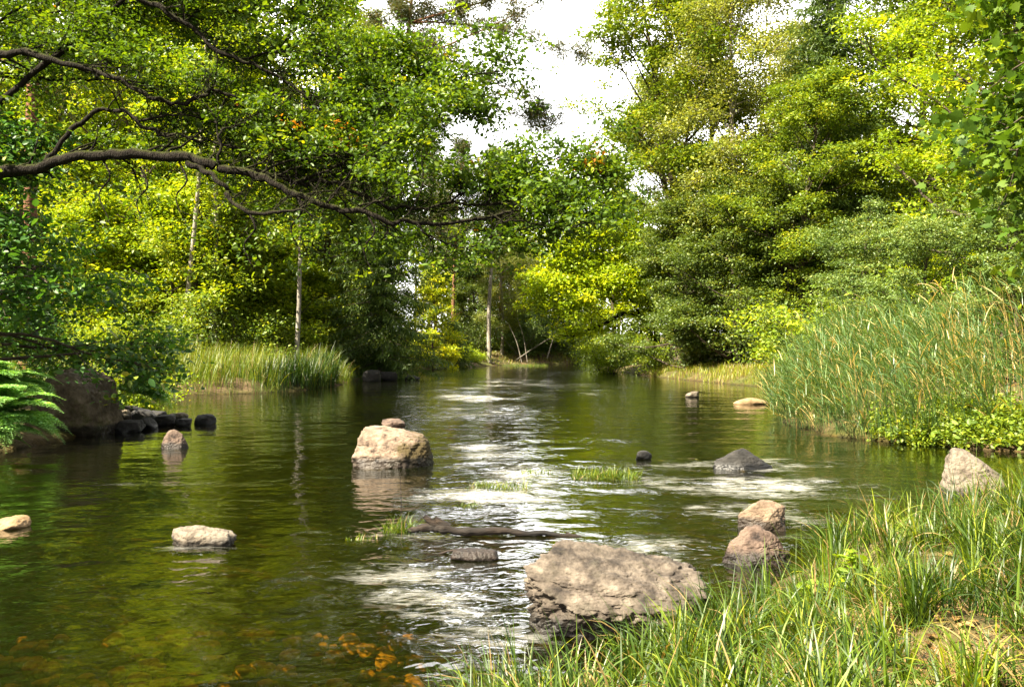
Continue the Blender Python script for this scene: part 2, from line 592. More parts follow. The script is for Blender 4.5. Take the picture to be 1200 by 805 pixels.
def water_h(X, Y):
    P = np.stack([X.ravel(), Y.ravel(), np.zeros(X.size)], 1)
    c = chop_f(X, Y).ravel()
    h = .008 * fbm(P * np.array([1.1, 1.6, 1]), 2, 40) + c * (.024 * fbm(P * np.array([1.8, 2.6, 1]), 3, 50, .55))
    d = river_sd(X, Y).ravel()
    return (h * sstep(0, .4, -d + .25)).reshape(X.shape)


def water_material():
    m, nt, o = nmat('river_water')
    L = nt.links.new
    g = N_(nt, 'NewGeometry')
    a = N_(nt, 'Attribute', attribute_name='chop')

    def nz(scale, detail, sx=1, sy=1, rough=.55, dist=0):
        mp = N_(nt, 'Mapping')
        mp.inputs['Scale'].default_value = (sx, sy, 1)
        L(g.outputs['Position'], mp.inputs[0])
        n = N_(nt, 'TexNoise')
        n.inputs['Scale'].default_value = scale
        n.inputs['Detail'].default_value = detail
        n.inputs['Roughness'].default_value = rough
        n.inputs['Distortion'].default_value = dist
        L(mp.outputs[0], n.inputs['Vector'])
        return n.outputs[0]
    n1 = nz(1.5, 2, 1, 1.25, .5, .5)
    n2 = nz(5.5, 2, 1, 1.3, .5, .6)
    s1 = N_(nt, 'MapRange')
    s1.inputs['To Min'].default_value = .012
    s1.inputs['To Max'].default_value = .05
    L(a.outputs['Fac'], s1.inputs[0])
    s2 = N_(nt, 'MapRange')
    s2.inputs['To Min'].default_value = .0032
    s2.inputs['To Max'].default_value = .022
    L(a.outputs['Fac'], s2.inputs[0])
    m1 = N_(nt, 'Math', operation='MULTIPLY')
    L(n1, m1.inputs[0])
    L(s1.outputs[0], m1.inputs[1])
    m2 = N_(nt, 'Math', operation='MULTIPLY_ADD')
    L(n2, m2.inputs[0])
    L(s2.outputs[0], m2.inputs[1])
    L(m1.outputs[0], m2.inputs[2])
    b = N_(nt, 'Bump')
    b.inputs['Strength'].default_value = 1
    b.inputs['Distance'].default_value = 1
    L(m2.outputs[0], b.inputs['Height'])
    fr = N_(nt, 'Fresnel')
    fr.inputs['IOR'].default_value = 1.58
    L(b.outputs[0], fr.inputs['Normal'])
    tr = N_(nt, 'BsdfTransparent')
    tr.inputs[0].default_value = (.6, .48, .17, 1)
    gl = N_(nt, 'BsdfGlossy')
    gl.inputs['Roughness'].default_value = .045
    gl.inputs[0].default_value = (1, 1, 1, 1)
    L(b.outputs[0], gl.inputs['Normal'])
    silt = N_(nt, 'BsdfDiffuse')
    silt.inputs[0].default_value = (.035, .045, .006, 1)
    mk = N_(nt, 'MixShader')
    mk.inputs[0].default_value = .07
    L(tr.outputs[0], mk.inputs[1])
    L(silt.outputs[0], mk.inputs[2])
    mx = N_(nt, 'MixShader')
    L(fr.outputs[0], mx.inputs[0])
    L(mk.outputs[0], mx.inputs[1])
    L(gl.outputs[0], mx.inputs[2])
    # foam flecks plus silvery sky reflection painted as pale colour where the stream breaks
    nf = nz(9, 7, .55, 1.6, .72, .8)
    nl = nz(1.3, 4, .6, 1.5, .6, .5)
    ad = N_(nt, 'Math', operation='MULTIPLY_ADD')
    L(nf, ad.inputs[0])
    ad.inputs[1].default_value = 1.5
    ad.inputs[2].default_value = -1.0
    ad2 = N_(nt, 'Math', operation='MULTIPLY_ADD')
    L(nl, ad2.inputs[0])
    ad2.inputs[1].default_value = 1.2
    L(ad.outputs[0], ad2.inputs[2])
    am = N_(nt, 'Math', operation='MULTIPLY')
    L(ad2.outputs[0], am.inputs[0])
    L(a.outputs['Fac'], am.inputs[1])
    fm = ramp(nt, [(.24, 0.0), (.8, .42)], am.outputs[0])
    fo = N_(nt, 'BsdfDiffuse')
    fo.inputs[0].default_value = (.75, .74, .68, 1)
    mf = N_(nt, 'MixShader')
    L(fm.outputs[0], mf.inputs[0])
    L(mx.outputs[0], mf.inputs[1])
    L(fo.outputs[0], mf.inputs[2])
    L(mf.outputs[0], o.inputs[0])
    return m


xs = geo_axis(-420, 420, -14, 14, .16, 1.05)
ys = geo_axis(-60, 520, 1.0, 20, .14, 1.035)
tag(obj('ground', grid_mesh('ground', xs, ys, ground_h, ground_material())), kind='structure')
wx = np.unique(np.round(np.concatenate([np.arange(-4.5, 6, .04), np.arange(-16, 14, .16), np.arange(-30, 32, 1.0)]), 3))
wy = np.unique(np.round(np.concatenate([np.arange(2.5, 12, .05), np.arange(12, 40, .13), np.arange(40, 135, .6), np.arange(-14, 2.5, .5)]), 3))
WATER = obj('river_water', grid_mesh('river_water', wx, wy, water_h, water_material(), {'chop': chop_f}))
tag(WATER, kind='structure')


def gz(x, y):
    return float(ground_h(np.array([x]), np.array([y]))[0])


# ------------------------------------------------------------------ tree prototypes (mesh data at the origin)
def deciduous(seed, H, r0, cb=.25, spread=5, nl=30, ns=6, nt=5, per=16, lsize=.22, clump=.42, lean=(0, 0), droop=.2, lmat='green', bark='bark', up=1.0, tint0=.5,
              vflat=.55, lpull=(0, 0, .03), tpl=DIAMOND, low=.25, flat=.9, tsd=.15):
    rng = np.random.default_rng(seed)
    tl, _ = pline(rng, (0, 0, -.4), (lean[0] * .6, lean[1] * .6, 1), H * .96, 14, .035, (lean[0] * .05, lean[1] * .05, .02))
    rr = r0 * (1 - np.linspace(0, 1, 15)) ** .8 + .02
    rr[0] *= 1.35
    lines, twigs, cents = [(tl, rr)], [], []
    for i in range(nl):
        u = (i + rng.uniform(0, .9)) / nl
        t = cb + (1 - cb) * u
        f = t * 14
        k = min(int(f), 13)
        p = tl[k] * (1 - f + k) + tl[k + 1] * (f - k)
        az = i * 2.4 + rng.uniform(-.5, .5)
        el = (.1 + 1.0 * u ** 1.3) * up + rng.uniform(-.18, .18)
        prof = (max(0, 1 - u) ** .48) * min(1, low + (1 - low) * u / .35) + .1
        L = spread * prof * rng.uniform(.7, 1.2)
        d = np.array([math.cos(az) * math.cos(el), math.sin(az) * math.cos(el), math.sin(el)])
        lp, ld = pline(rng, p, d, L, 7, .13, lpull)
        r1 = max(.02, np.interp(f, np.arange(15), rr) * .45)
        lines.append((lp, np.linspace(r1, .012, 8)))
        cents.append(lp[-1])
        n2 = max(2, int(round(ns * (.5 + .6 * prof))))
        for s in range(n2):
            fs = rng.uniform(.25, .98) * 7
            ks = min(int(fs), 6)
            ps = lp[ks] * (1 - fs + ks) + lp[ks + 1] * (fs - ks)
            side = nrm(np.cross(ld[ks], (0, 0, 1))) * rng.choice([-1, 1])
            ds = ld[ks] * rng.uniform(.3, .9) + side * rng.uniform(.4, 1) + np.array([0, 0, rng.uniform(-.35, .55)])
            L2 = max(.5, L * .45 * (1.15 - fs / 9) * rng.uniform(.7, 1.2))
            sp, sd = pline(rng, ps, ds, L2, 4, .18, lpull)
            lines.append((sp, np.linspace(max(.012, r1 * .35), .006, 5)))
            cents.append(sp[-1])
            for w in range(nt):
                kw = rng.integers(1, 5)
                dw = sd[kw] + rng.normal(0, .7, 3) * np.array([1, 1, .45])
                L3 = rng.uniform(.3, .9) * min(1, .35 + L2 * .3)
                tip = sp[kw] + nrm(dw) * L3 - np.array([0, 0, droop * .5 * L3])
                twigs.append((np.array([sp[kw], tip]), np.array([.008, .004])))
                cents.append(tip)
    V1, F1 = tubes(lines, 7)
    V2, F2 = tubes(twigs, 3)
    tm = mesh('trunk', np.vstack([V1, V2]), [F1, F2 + len(V1)], M[bark], None, True)
    V, Fc, T = clumps(rng, cents, per, clump, lsize, vflat=vflat, tint0=tint0, tint_sd=tsd, droop=droop, tpl=tpl, flat=flat)
    cm = mesh('crown', V, [Fc], M[lmat], {'tint': T})
    return tm, cm


def spruce(seed, H, r0, R, cb=.08, whorl=.55, per=11, droop=.5, lmat='needle', size=.34):
    rng = np.random.default_rng(seed)
    tl = np.array([(0.05 * math.sin(z), 0.05 * math.cos(z * 1.3), z) for z in np.linspace(-.4, H, 12)])
    lines = [(tl, np.linspace(r0, .02, 12))]
    C, D = [], []
    z = cb * H
    while z < H - .3:
        u = z / H
        n = rng.integers(5, 8)
        a0 = rng.uniform(0, 6)
        for i in range(n):
            az = a0 + i * 2 * PI / n + rng.uniform(-.25, .25)
            L = R * (1 - u) ** .8 * rng.uniform(.75, 1.15) + .15
            d = np.array([math.cos(az), math.sin(az), .12 - .3 * (1 - u)])
            bp, bd = pline(rng, (0, 0, z), d, L, 7, .05, (0, 0, -.03 + .03 * u))
            lines.append((bp, np.linspace(max(.012, .035 * (1 - u)), .005, 8)))
            side = np.array([-math.sin(az), math.cos(az), 0])
            m = max(5, int(L * 7))
            for q in range(m):
                f = (q + .5) / m * 7
                k = min(int(f), 6)
                p = bp[k] * (1 - f + k) + bp[k + 1] * (f - k)
                for sg in (-1, 1):
                    l2 = .15 + .55 * (1 - f / 8) * min(1, L / 2.5) * rng.uniform(.6, 1.2)
                    dd = nrm(bd[k] * .6 + side * sg * rng.uniform(.4, 1) + np.array([0, 0, -droop * rng.uniform(.5, 1.8)]))
                    nn = max(2, int(per * l2 / .5 * .55))
                    ts = rng.uniform(.1, 1, nn)[:, None]
                    C.append(p + dd * l2 * ts)
                    D.append(np.repeat(dd[None], nn, 0))
        z += whorl * (1 - .5 * u) * rng.uniform(.8, 1.2)
    C = np.concatenate(C)
    D = np.concatenate(D)
    C = C + rng.normal(0, .03, C.shape)
    V, Fc, T = leaf_arrays(rng, C, size, out=D * 3.2, flat=.4, droop=droop * .6, tint=.45 + rng.normal(0, .15, len(C)), tpl=NEEDLE)
    V1, F1 = tubes(lines, 6)
    return mesh('trunk', V1, [F1], M['bark'], None, True), mesh('crown', V, [Fc], M[lmat], {'tint': T})


def pine(seed, H, r0, cb=.55, R=3.5, lean=(0, 0), bark='pine_bark', nl=26, extra=(), stubs=6):
    rng = np.random.default_rng(seed)
    tl, _ = pline(rng, (0, 0, -.4), (lean[0], lean[1], 1), H, 14, .018, (0, 0, .01))
    rr = r0 * (1 - .85 * np.linspace(0, 1, 15)) + .02
    lines, C = [(tl, rr)], []

    def limb(p, d, L, wob=.2, r1=.05, pull=.05):
        lp, ld = pline(rng, p, d, L, 8, wob, (0, 0, pull))
        lines.append((lp, np.linspace(r1, .012, 9)))
        for s in range(int(4 + L * 2)):
            k = rng.integers(2, 9)
            sp, sd = pline(rng, lp[k], ld[k] + rng.normal(0, .6, 3), rng.uniform(.5, 1.3), 3, .2, (0, 0, .08))
            lines.append((sp, np.linspace(.016, .005, 4)))
            for w in range(8):
                C.append(sp[rng.integers(1, 4)] + rng.normal(0, .35, 3))
    for i in range(nl):
        u = (i + rng.uniform(0, .9)) / nl
        f = (cb + (1 - cb) * u) * 14
        k = min(int(f), 13)
        p = tl[k] * (1 - f + k) + tl[k + 1] * (f - k)
        az = i * 2.4 + rng.uniform(-.5, .5)
        el = -.1 + .8 * u
        limb(p, (math.cos(az) * math.cos(el), math.sin(az) * math.cos(el), math.sin(el)), R * (1 - .65 * u) * rng.uniform(.6, 1.2))
    for s in range(stubs):
        f = rng.uniform(.25, cb) * 14
        k = int(f)
        az = rng.uniform(0, 6.28)
        sp, _ = pline(rng, tl[k], (math.cos(az), math.sin(az), .1), rng.uniform(.4, 1.6), 3, .15)
        lines.append((sp, np.linspace(.03, .008, 4)))
    for (f, d, L) in extra:
        k = int(f * 14)
        limb(tl[k], d, L, .1, .08, -.02)
    C = np.array(C)
    V, Fc, T = clumps(rng, C, 24, .24, .3, vflat=.8, tint0=.45, tpl=NEEDLE, flat=.2, droop=0)
    V1, F1 = tubes(lines, 7)
    return mesh('trunk', V1, [F1], M[bark], None, True), mesh('crown', V, [Fc], M['pine'], {'tint': T})


def shrub(seed, H, R, stems=9, per=14, lsize=.12, clump=.22, lmat='green', bark='bark', tint0=.5, droop=.3, tpl=DIAMOND, ns=7, nt=3, spread=.8):
    rng = np.random.default_rng(seed)
    lines, tw, C = [], [], []
    for i in range(stems):
        az = i * 2.4 + rng.uniform(-.4, .4)
        tilt = rng.uniform(.05, spread)
        d = (math.cos(az) * math.sin(tilt), math.sin(az) * math.sin(tilt), math.cos(tilt))
        L = H * rng.uniform(.7, 1.1) * (1 - .25 * tilt)
        lp, ld = pline(rng, (math.cos(az) * .12 * R, math.sin(az) * .12 * R, -.15), d, L, 7, .1, (math.cos(az) * .03 * R / H * 2, math.sin(az) * .03 * R / H * 2, -.01))
        lines.append((lp, np.linspace(.018 + .006 * H, .006, 8)))
        for s in range(ns):
            k = rng.integers(1, 8)
            sp, sd = pline(rng, lp[k], ld[k] * .4 + rng.normal(0, .6, 3), R * .5 * rng.uniform(.4, 1.1), 3, .2, (0, 0, -.05))
            lines.append((sp, np.linspace(.01, .004, 4)))
            for w in range(nt):
                p = sp[rng.integers(1, 4)] + rng.normal(0, .15, 3) * R * .6
                C.append(p)
            C.append(sp[-1])
        C.append(lp[-1])
    C = np.array(C)
    C[:, 2] = np.maximum(C[:, 2], .12)
    V, Fc, T = clumps(rng, C, per, clump, lsize, tint0=tint0, droop=droop, tpl=tpl, flat=.8)
    V1, F1 = tubes(lines, 5)
    return mesh('stems', V1, [F1], M[bark], None, True), mesh('foliage', V, [Fc], M[lmat], {'tint': T})


PROTO = {}


def proto(key, fn, *a, **k):
    PROTO[key] = (fn, a, k)


def get(key):
    v = PROTO[key]
    if len(v) == 3:
        fn, a, k = v
        v = PROTO[key] = fn(*a, **k)
    return v


def plant(key, name, label, cat, x, y, rz=0, sc=1.0, group=None, sink=0.0, parts=('trunk', 'crown')):
    t, c = get(key)
    e = tag(empty(name, (x, y, gz(x, y) - sink), rz, sc), label, cat, group)
    obj(parts[0], t, e)
    obj(parts[1], c, e)
    return e

# ------------------------------------------------------------------ the oak that reaches over the river from the left
def oak():
    rng = np.random.default_rng(4)
    bx, by = -11.6, 17.0
    lines, twigs, C, bare = [], [], [], []

    def W(rows):
        return np.array([(at(px, Y), Y, zat(py, Y), r) for px, py, Y, r in rows])

    def limb(rows, world=None, leafy=(0.0, 1.0), dens=1.0, reach=1.0):
        P = smooth_path(W(rows) if world is None else np.array(world), 6)
        k = len(P)
        P[:, :3] += np.stack([fbm(np.stack([np.arange(k) * .35, np.full(k, s * 9.1 + rows[0][0] if world is None else s * 5.), np.zeros(k)], 1), 3, s) for s in (1, 2, 3)], 1) * .07
        P[:, 3] *= .58 * (1 + .16 * fbm(np.stack([np.arange(k) * .55, np.full(k, rows[0][0] * .37), np.ones(k)], 1), 2, 6))
        lines.append((P[:, :3], P[:, 3]))
        if world is None and P[0, 3] > .028:
            bare.append(P[P[:, 3] > .022])
        L = np.linalg.norm(np.diff(P[:, :3], axis=0), axis=1).sum()
        T = nrm(np.gradient(P[:, :3], axis=0))
        n = int(L * 4.2 * dens)
        for i in range(n):
            f = leafy[0] + (leafy[1] - leafy[0]) * (i + rng.uniform()) / n
            q = min(int(f * (k - 1)), k - 2)
            p, t = P[q, :3], T[q]
            sd = nrm(np.cross(t, (0, 0, 1))) * rng.choice([-1, 1])
            sd = sd * (1 if sd[1] > 0 else rng.choice([-1, -1, 1]))
            d = t * rng.uniform(.2, 1.0) + sd * rng.uniform(.2, 1) + np.array([0, .1, rng.uniform(-.2, .8)])
            l2 = reach * rng.uniform(.6, 1.9)
            sp, sdr = pline(rng, p, d, l2, 6, .26, (0, 0, .01))
            lines.append((sp, np.linspace(max(.012, min(.035, P[q, 3] * .35)), .006, 7)))
            for w in range(7):
                kw = rng.integers(1, 7)
                dw = nrm(sdr[kw] * .7 + rng.normal(0, .7, 3) * np.array([1, 1, .6]))
                tp, _ = pline(rng, sp[kw], dw, rng.uniform(.25, .75), 3, .25)
                twigs.append((tp, np.array([.008, .006, .004, .003])))
                C.append(tp[-1])
                if rng.uniform() < .6:
                    C.append(tp[2])
            C.append(sp[-1])
        for w in range(3):
            C.append(P[-1, :3] + rng.normal(0, .2, 3))

    tr = np.array([(bx, by, -.3, .62), (bx + .05, by, 1.2, .5), (bx + .15, by, 3, .44), (bx + .1, by - .1, 5, .4), (bx + .4, by, 7, .3), (bx + .5, by + .2, 9.5, .2), (bx + .2, by + .2, 12.5, .06)])
    P = smooth_path(tr, 6)
    lines.append((P[:, :3], P[:, 3]))
    st = lambda z, r: (at(0, 16.6) - .0, 16.6, z, r)
    # long low limb
    limb([(-98, 228, 16.9, .3), (-40, 212, 16.6, .26), (0, 201, 16.4, .2), (48, 192, 16.2, .18), (97, 183, 16, .165), (149, 183, 15.9, .155), (209, 186, 15.7, .15), (253, 194, 15.5, .14)], leafy=(.2, 1), dens=.5, reach=.8)
    limb([(253, 194, 15.5, .13), (298, 206, 15.4, .12), (328, 218, 15.3, .11), (358, 231, 15.2, .1), (400, 246, 15.1, .09), (422, 247, 15, .085), (456, 257, 15, .08), (493, 264, 15, .07),
          (549, 259, 15.1, .055), (579, 250, 15.2, .045), (620, 243, 15.3, .03), (668, 235, 15.3, .015)], dens=1.15, reach=.85)
    limb([(253, 194, 15.5, .1), (313, 204, 15.8, .085), (350, 215, 15.9, .075), (376, 212, 16, .07), (400, 215, 16, .065), (422, 227, 16, .06), (456, 240, 16, .055), (489, 247, 16, .05), (523, 239, 16, .045),
          (568, 237, 16, .04), (642, 238, 16, .03), (698, 226, 16, .015)], leafy=(.15, 1), dens=1.2, reach=.95)
    limb([(224, 190, 15.65, .1), (242, 201, 15.4, .085), (261, 212, 15.2, .075), (268, 231, 15.1, .07), (291, 244, 15, .062), (320, 248, 14.9, .05), (350, 248, 14.8, .035), (385, 256, 14.8, .015)], leafy=(.4, 1), dens=.7, reach=.6)
    limb([(50, 190, 16.2, .1), (75, 160, 16.4, .085), (97, 139, 16.5, .075), (123, 129, 16.5, .07), (142, 130, 16.4, .065), (160, 143, 16.3, .06), (186, 153, 16.2, .055), (209, 160, 16.2, .05), (242, 166, 16.2, .045),
          (283, 175, 16.2, .04), (317, 186, 16.2, .033), (345, 202, 16.2, .025), (372, 212, 16.2, .012)], leafy=(.25, 1), dens=.8, reach=.8)
    limb([(253, 194, 15.5, .05), (255, 170, 15.5, .04), (268, 152, 15.6, .03), (285, 142, 15.7, .015)], leafy=(.4, 1))
    limb([(-90, 100, 17, .16), (-20, 70, 16.8, .14), (30, 63, 16.6, .12), (75, 71, 16.5, .1), (123, 86, 16.4, .09), (149, 99, 16.3, .08), (175, 116, 16.2, .075), (209, 119, 16.2, .06), (239, 110, 16.2, .055),
          (261, 108, 16.2, .05), (291, 126, 16.3, .04), (330, 140, 16.3, .03), (380, 150, 16.3, .012)], leafy=(.1, 1), dens=1.1, reach=.95)
    limb([(-60, 20, 17, .13), (40, -45, 17, .12), (110, -28, 17, .11), (164, 0, 17, .1), (194, 15, 17, .095), (224, 35, 17, .085), (253, 56, 17, .075), (283, 71, 17, .065), (309, 80, 17, .055), (335, 97, 17, .045), (362, 114, 17, .04),
          (400, 123, 17, .033), (450, 124, 17, .025), (489, 110, 17, .02), (520, 122, 17, .014), (545, 132, 17, .008)], leafy=(.15, 1), dens=1.05, reach=.9)
    limb([(362, 114, 17, .04), (420, 105, 17.2, .035), (480, 98, 17.3, .03), (540, 92, 17.3, .022), (590, 88, 17.3, .01)], leafy=(.1, 1), dens=1.5, reach=.75)
    limb([(350, 215, 15.9, .05), (400, 190, 16, .04), (450, 175, 16, .03), (500, 172, 16, .014)], leafy=(.1, 1), dens=.85, reach=.7)
    limb([(568, 237, 16, .035), (600, 215, 16, .026), (630, 195, 16, .018), (655, 182, 16, .008)], dens=1.1, reach=.6)
    limb([(493, 264, 15, .035), (512, 280, 15, .03), (540, 292, 15, .025), (580, 285, 15, .018), (620, 268, 15.1, .008)], dens=1.0, reach=.45)
    limb([(298, 206, 15.4, .045), (340, 188, 15.6, .036), (390, 180, 15.7, .028), (440, 190, 15.7, .014)], dens=.9, reach=.7)
    limb([(160, 143, 16.3, .045), (215, 135, 16.4, .036), (270, 148, 16.5, .028), (330, 158, 16.5, .02), (400, 164, 16.5, .01)], dens=.9, reach=.8)
    limb([(283, 71, 17, .04), (340, 58, 17.1, .032), (400, 68, 17.2, .024), (455, 58, 17.2, .01)], dens=1.0, reach=.8)
    limb([(579, 250, 15.2, .035), (610, 262, 15.1, .026), (650, 268, 15, .018), (690, 262, 15, .008)], dens=1.4, reach=.5)
    limb([(523, 239, 16, .035), (560, 222, 16, .028), (610, 225, 16, .02), (660, 212, 16, .012), (705, 205, 16, .006)], dens=1.4, reach=.6)
    # upper and outer crown above the picture
    for i in range(15):
        az = i * 2.4
        z = 6 + i * .42
        L = rng.uniform(3.5, 6.5)
        el = rng.uniform(.15, .6)
        e = np.array([bx + .4, by, z])
        d = np.array([math.cos(az), math.sin(az), math.tan(el)])
        if d[1] < -.15:
            continue
        if d[0] > .3 and d[1] < .35:
            d[2] = max(d[2], .8)
        limb([(0, 0, 0, 0)], world=[(*(e + d * L * s), .12 * (1 - s) + .015) for s in (0, .25, .5, .75, 1)], leafy=(.25, 1), dens=.8, reach=1.0)
    for i in range(7):
        px = 30 + i * 52
        limb([(px - 40, 35 - 12 * (i % 3), 17.6, .04), (px, 10, 17.8, .035), (px + 50, -20, 18, .025), (px + 90, -30 + 25 * (i % 2), 18.2, .01)], dens=.8, reach=1.0)
    for px, py, Y in ((164, 196, 15.9), (290, 246, 15.0), (345, 226, 15.2), (430, 250, 15), (120, 186, 16), (210, 190, 15.7)):
        P = W([(px, py, Y, .022), (px + 9, py + 22, Y - .1, .018), (px - 4, py + 42, Y - .1, .014), (px + 8, py + 72, Y - .2, .006)])
        P = smooth_path(P, 4)
        lines.append((P[:, :3], P[:, 3]))
        for q in range(5):
            sp, _ = pline(rng, P[rng.integers(3, len(P)), :3], rng.normal(0, 1, 3) + np.array([0, 0, -.3]), rng.uniform(.3, .7), 4, .25)
            twigs.append((sp, np.linspace(.008, .003, 5)))
            C.append(sp[-1])
    C = np.array(C)
    # the lower sides of the big limbs are bare wood
    for P in bare:
        for X in P[::1, :3]:
            near = (np.abs(C[:, 0] / C[:, 1] - X[0] / X[1]) < .015) & (np.abs((C[:, 2] - CH) / C[:, 1] - (X[2] - CH) / X[1]) < .019) & (C[:, 1] < X[1] + .45) & (C[:, 1] > 13)
            C = C[~(near & (rng.uniform(0, 1, len(C)) < .93))]
    # spots of early autumn colour
    spots = np.array([(at(px, 16), 16, zat(py, 16)) for px, py in ((205, 85), (375, 155), (410, 158), (700, 188), (527, 75), (345, 160))])

    def spot(c):
        return (np.linalg.norm(c[:, None] - spots[None], axis=2).min(1) < .34) & (rng.uniform(0, 1, len(c)) < .33)
    root = tag(empty('oak_tree', (0, 0, 0)), 'old oak with dark mossy limbs reaching low over the river', 'tree')
    V1, F1 = tubes(lines, 8)
    V2, F2 = tubes(twigs, 3)
    obj('trunk', mesh('oak_trunk', np.vstack([V1, V2]), [F1, F2 + len(V1)], M['oak_bark'], None, True), root)
    V, Fc, T = clumps(rng, C, 23, .15, .088, vflat=.42, tint0=.28, tint_sd=.18, tpl=OVATE, flat=.9, droop=.25, spot=spot)
    obj('crown', mesh('oak_crown', V, [Fc], M['oak'], {'tint': T}), root)


oak()

# ------------------------------------------------------------------ tree kinds
proto('broad_a', deciduous, 11, 24, .34, .1, 7.67, 45, 6, 5, 39, 0.212, 0.41, lmat='green', vflat=.42 , flat=1.2)
proto('broad_b', deciduous, 12, 22, .3, .08, 7.32, 44, 6, 5, 39, 0.212, 0.394, lmat='yellowgreen', vflat=.42, tint0=.5 , flat=1.2)
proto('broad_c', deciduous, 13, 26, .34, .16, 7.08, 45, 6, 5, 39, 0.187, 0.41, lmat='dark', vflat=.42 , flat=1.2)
proto('tall_oak', deciduous, 14, 27, .42, .14, 9.2, 49, 6, 6, 42, 0.204, 0.41, lmat='green', vflat=.42, tint0=.52 , flat=1.2)
proto('birch_pale', deciduous, 15, 27, .22, .16, 5.9, 60, 6, 6, 42, 0.145, 0.41, lmat='pale', bark='pale_bark', droop=.8, lpull=(0, 0, -.05), vflat=.8, up=1.15 , flat=1.2)
proto('birch_weep', deciduous, 16, 32, .24, .3, 6.14, 53, 6, 6, 39, 0.17, 0.41, lmat='green', bark='pale_bark', droop=1.0, lpull=(0, 0, -.1), vflat=1.2, up=1.1, tint0=.55 , flat=1.2)
proto('maple_tall', deciduous, 17, 23, .32, .06, 8.26, 53, 7, 5, 45, 0.17, 0.344, lmat='yellowgreen', vflat=.42, tint0=.42 , flat=1.2)
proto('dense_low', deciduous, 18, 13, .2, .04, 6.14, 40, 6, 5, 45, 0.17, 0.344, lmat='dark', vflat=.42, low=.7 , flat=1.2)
proto('alder', deciduous, 19, 8.5, .14, .04, 5.19, 30, 6, 5, 44, .12, .27, lmat='greygreen', vflat=.3, low=.8, tint0=.48, tsd=.2, flat=1.2)
proto('sapling', deciduous, 20, 9, .09, .05, 2.71, 42, 4, 4, 24, .17, .26, lmat='yellowgreen', vflat=.5, low=.8, tint0=.66)
proto('spruce_big', spruce, 21, 31, .34, 4.6)
proto('spruce_dark', spruce, 22, 22, .3, 4.8, .04, .5, 12, .95)
proto('spruce_small', spruce, 23, 3.6, .06, 1.7, .04, .3, 14, .4, 'needle', .3)
proto('pine_tall', pine, 24, 27, .26, .55, 3.6)
proto('pine_pale', pine, 25, 27, .3, .62, 3.6, (0.01, 0), 'pale_bark')
proto('pine_reach', pine, 26, 33, .33, .5, 4.2, (.1, 0), 'pine_bark', 26, [(.74, (1, -.15, .14), 13.5), (.76, (1, -.3, .1), 11.5), (.7, (1, .1, .12), 10.5), (.79, (1, .1, .0), 12.5), (.79, (1, -.2, .05), 15)])
proto('hazel', deciduous, 27, 5.8, .1, .24, 3.6, 44, 6, 5, 18, .13, .26, lean=(.12, -.05), lmat='hazel', vflat=.4, low=.9, droop=.5, lpull=(0, 0, -.06), tpl=OVATE)
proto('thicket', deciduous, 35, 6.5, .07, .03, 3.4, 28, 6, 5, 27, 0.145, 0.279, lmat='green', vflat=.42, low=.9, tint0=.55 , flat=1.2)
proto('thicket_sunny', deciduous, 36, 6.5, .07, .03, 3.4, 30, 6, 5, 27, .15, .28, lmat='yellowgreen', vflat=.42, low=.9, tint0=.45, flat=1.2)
proto('willow', shrub, 28, 4.2, 3.2, 16, 20, .15, .3, 'yellow', tint0=.32)
proto('bush_green', shrub, 29, 2.6, 2.2, 12, 18, .14, .25, 'green')
proto('bush_dark', shrub, 30, 2.8, 2.2, 12, 18, .15, .26, 'dark')
proto('bush_yellow', shrub, 31, 2.0, 1.8, 12, 18, .13, .22, 'yellow', tint0=.45)
proto('bush_grey', shrub, 32, 5.5, 4.0, 12, 22, .2, .36, 'greygreen', 'pale_bark', tint0=.42)
proto('bush_pale', shrub, 33, 3.2, 2.4, 12, 18, .13, .26, 'yellowgreen', tint0=.45)
proto('near_bush', shrub, 34, 1.5, 1.5, 10, 16, .085, .16, 'yellowgreen', tint0=.4, tpl=OVATE)

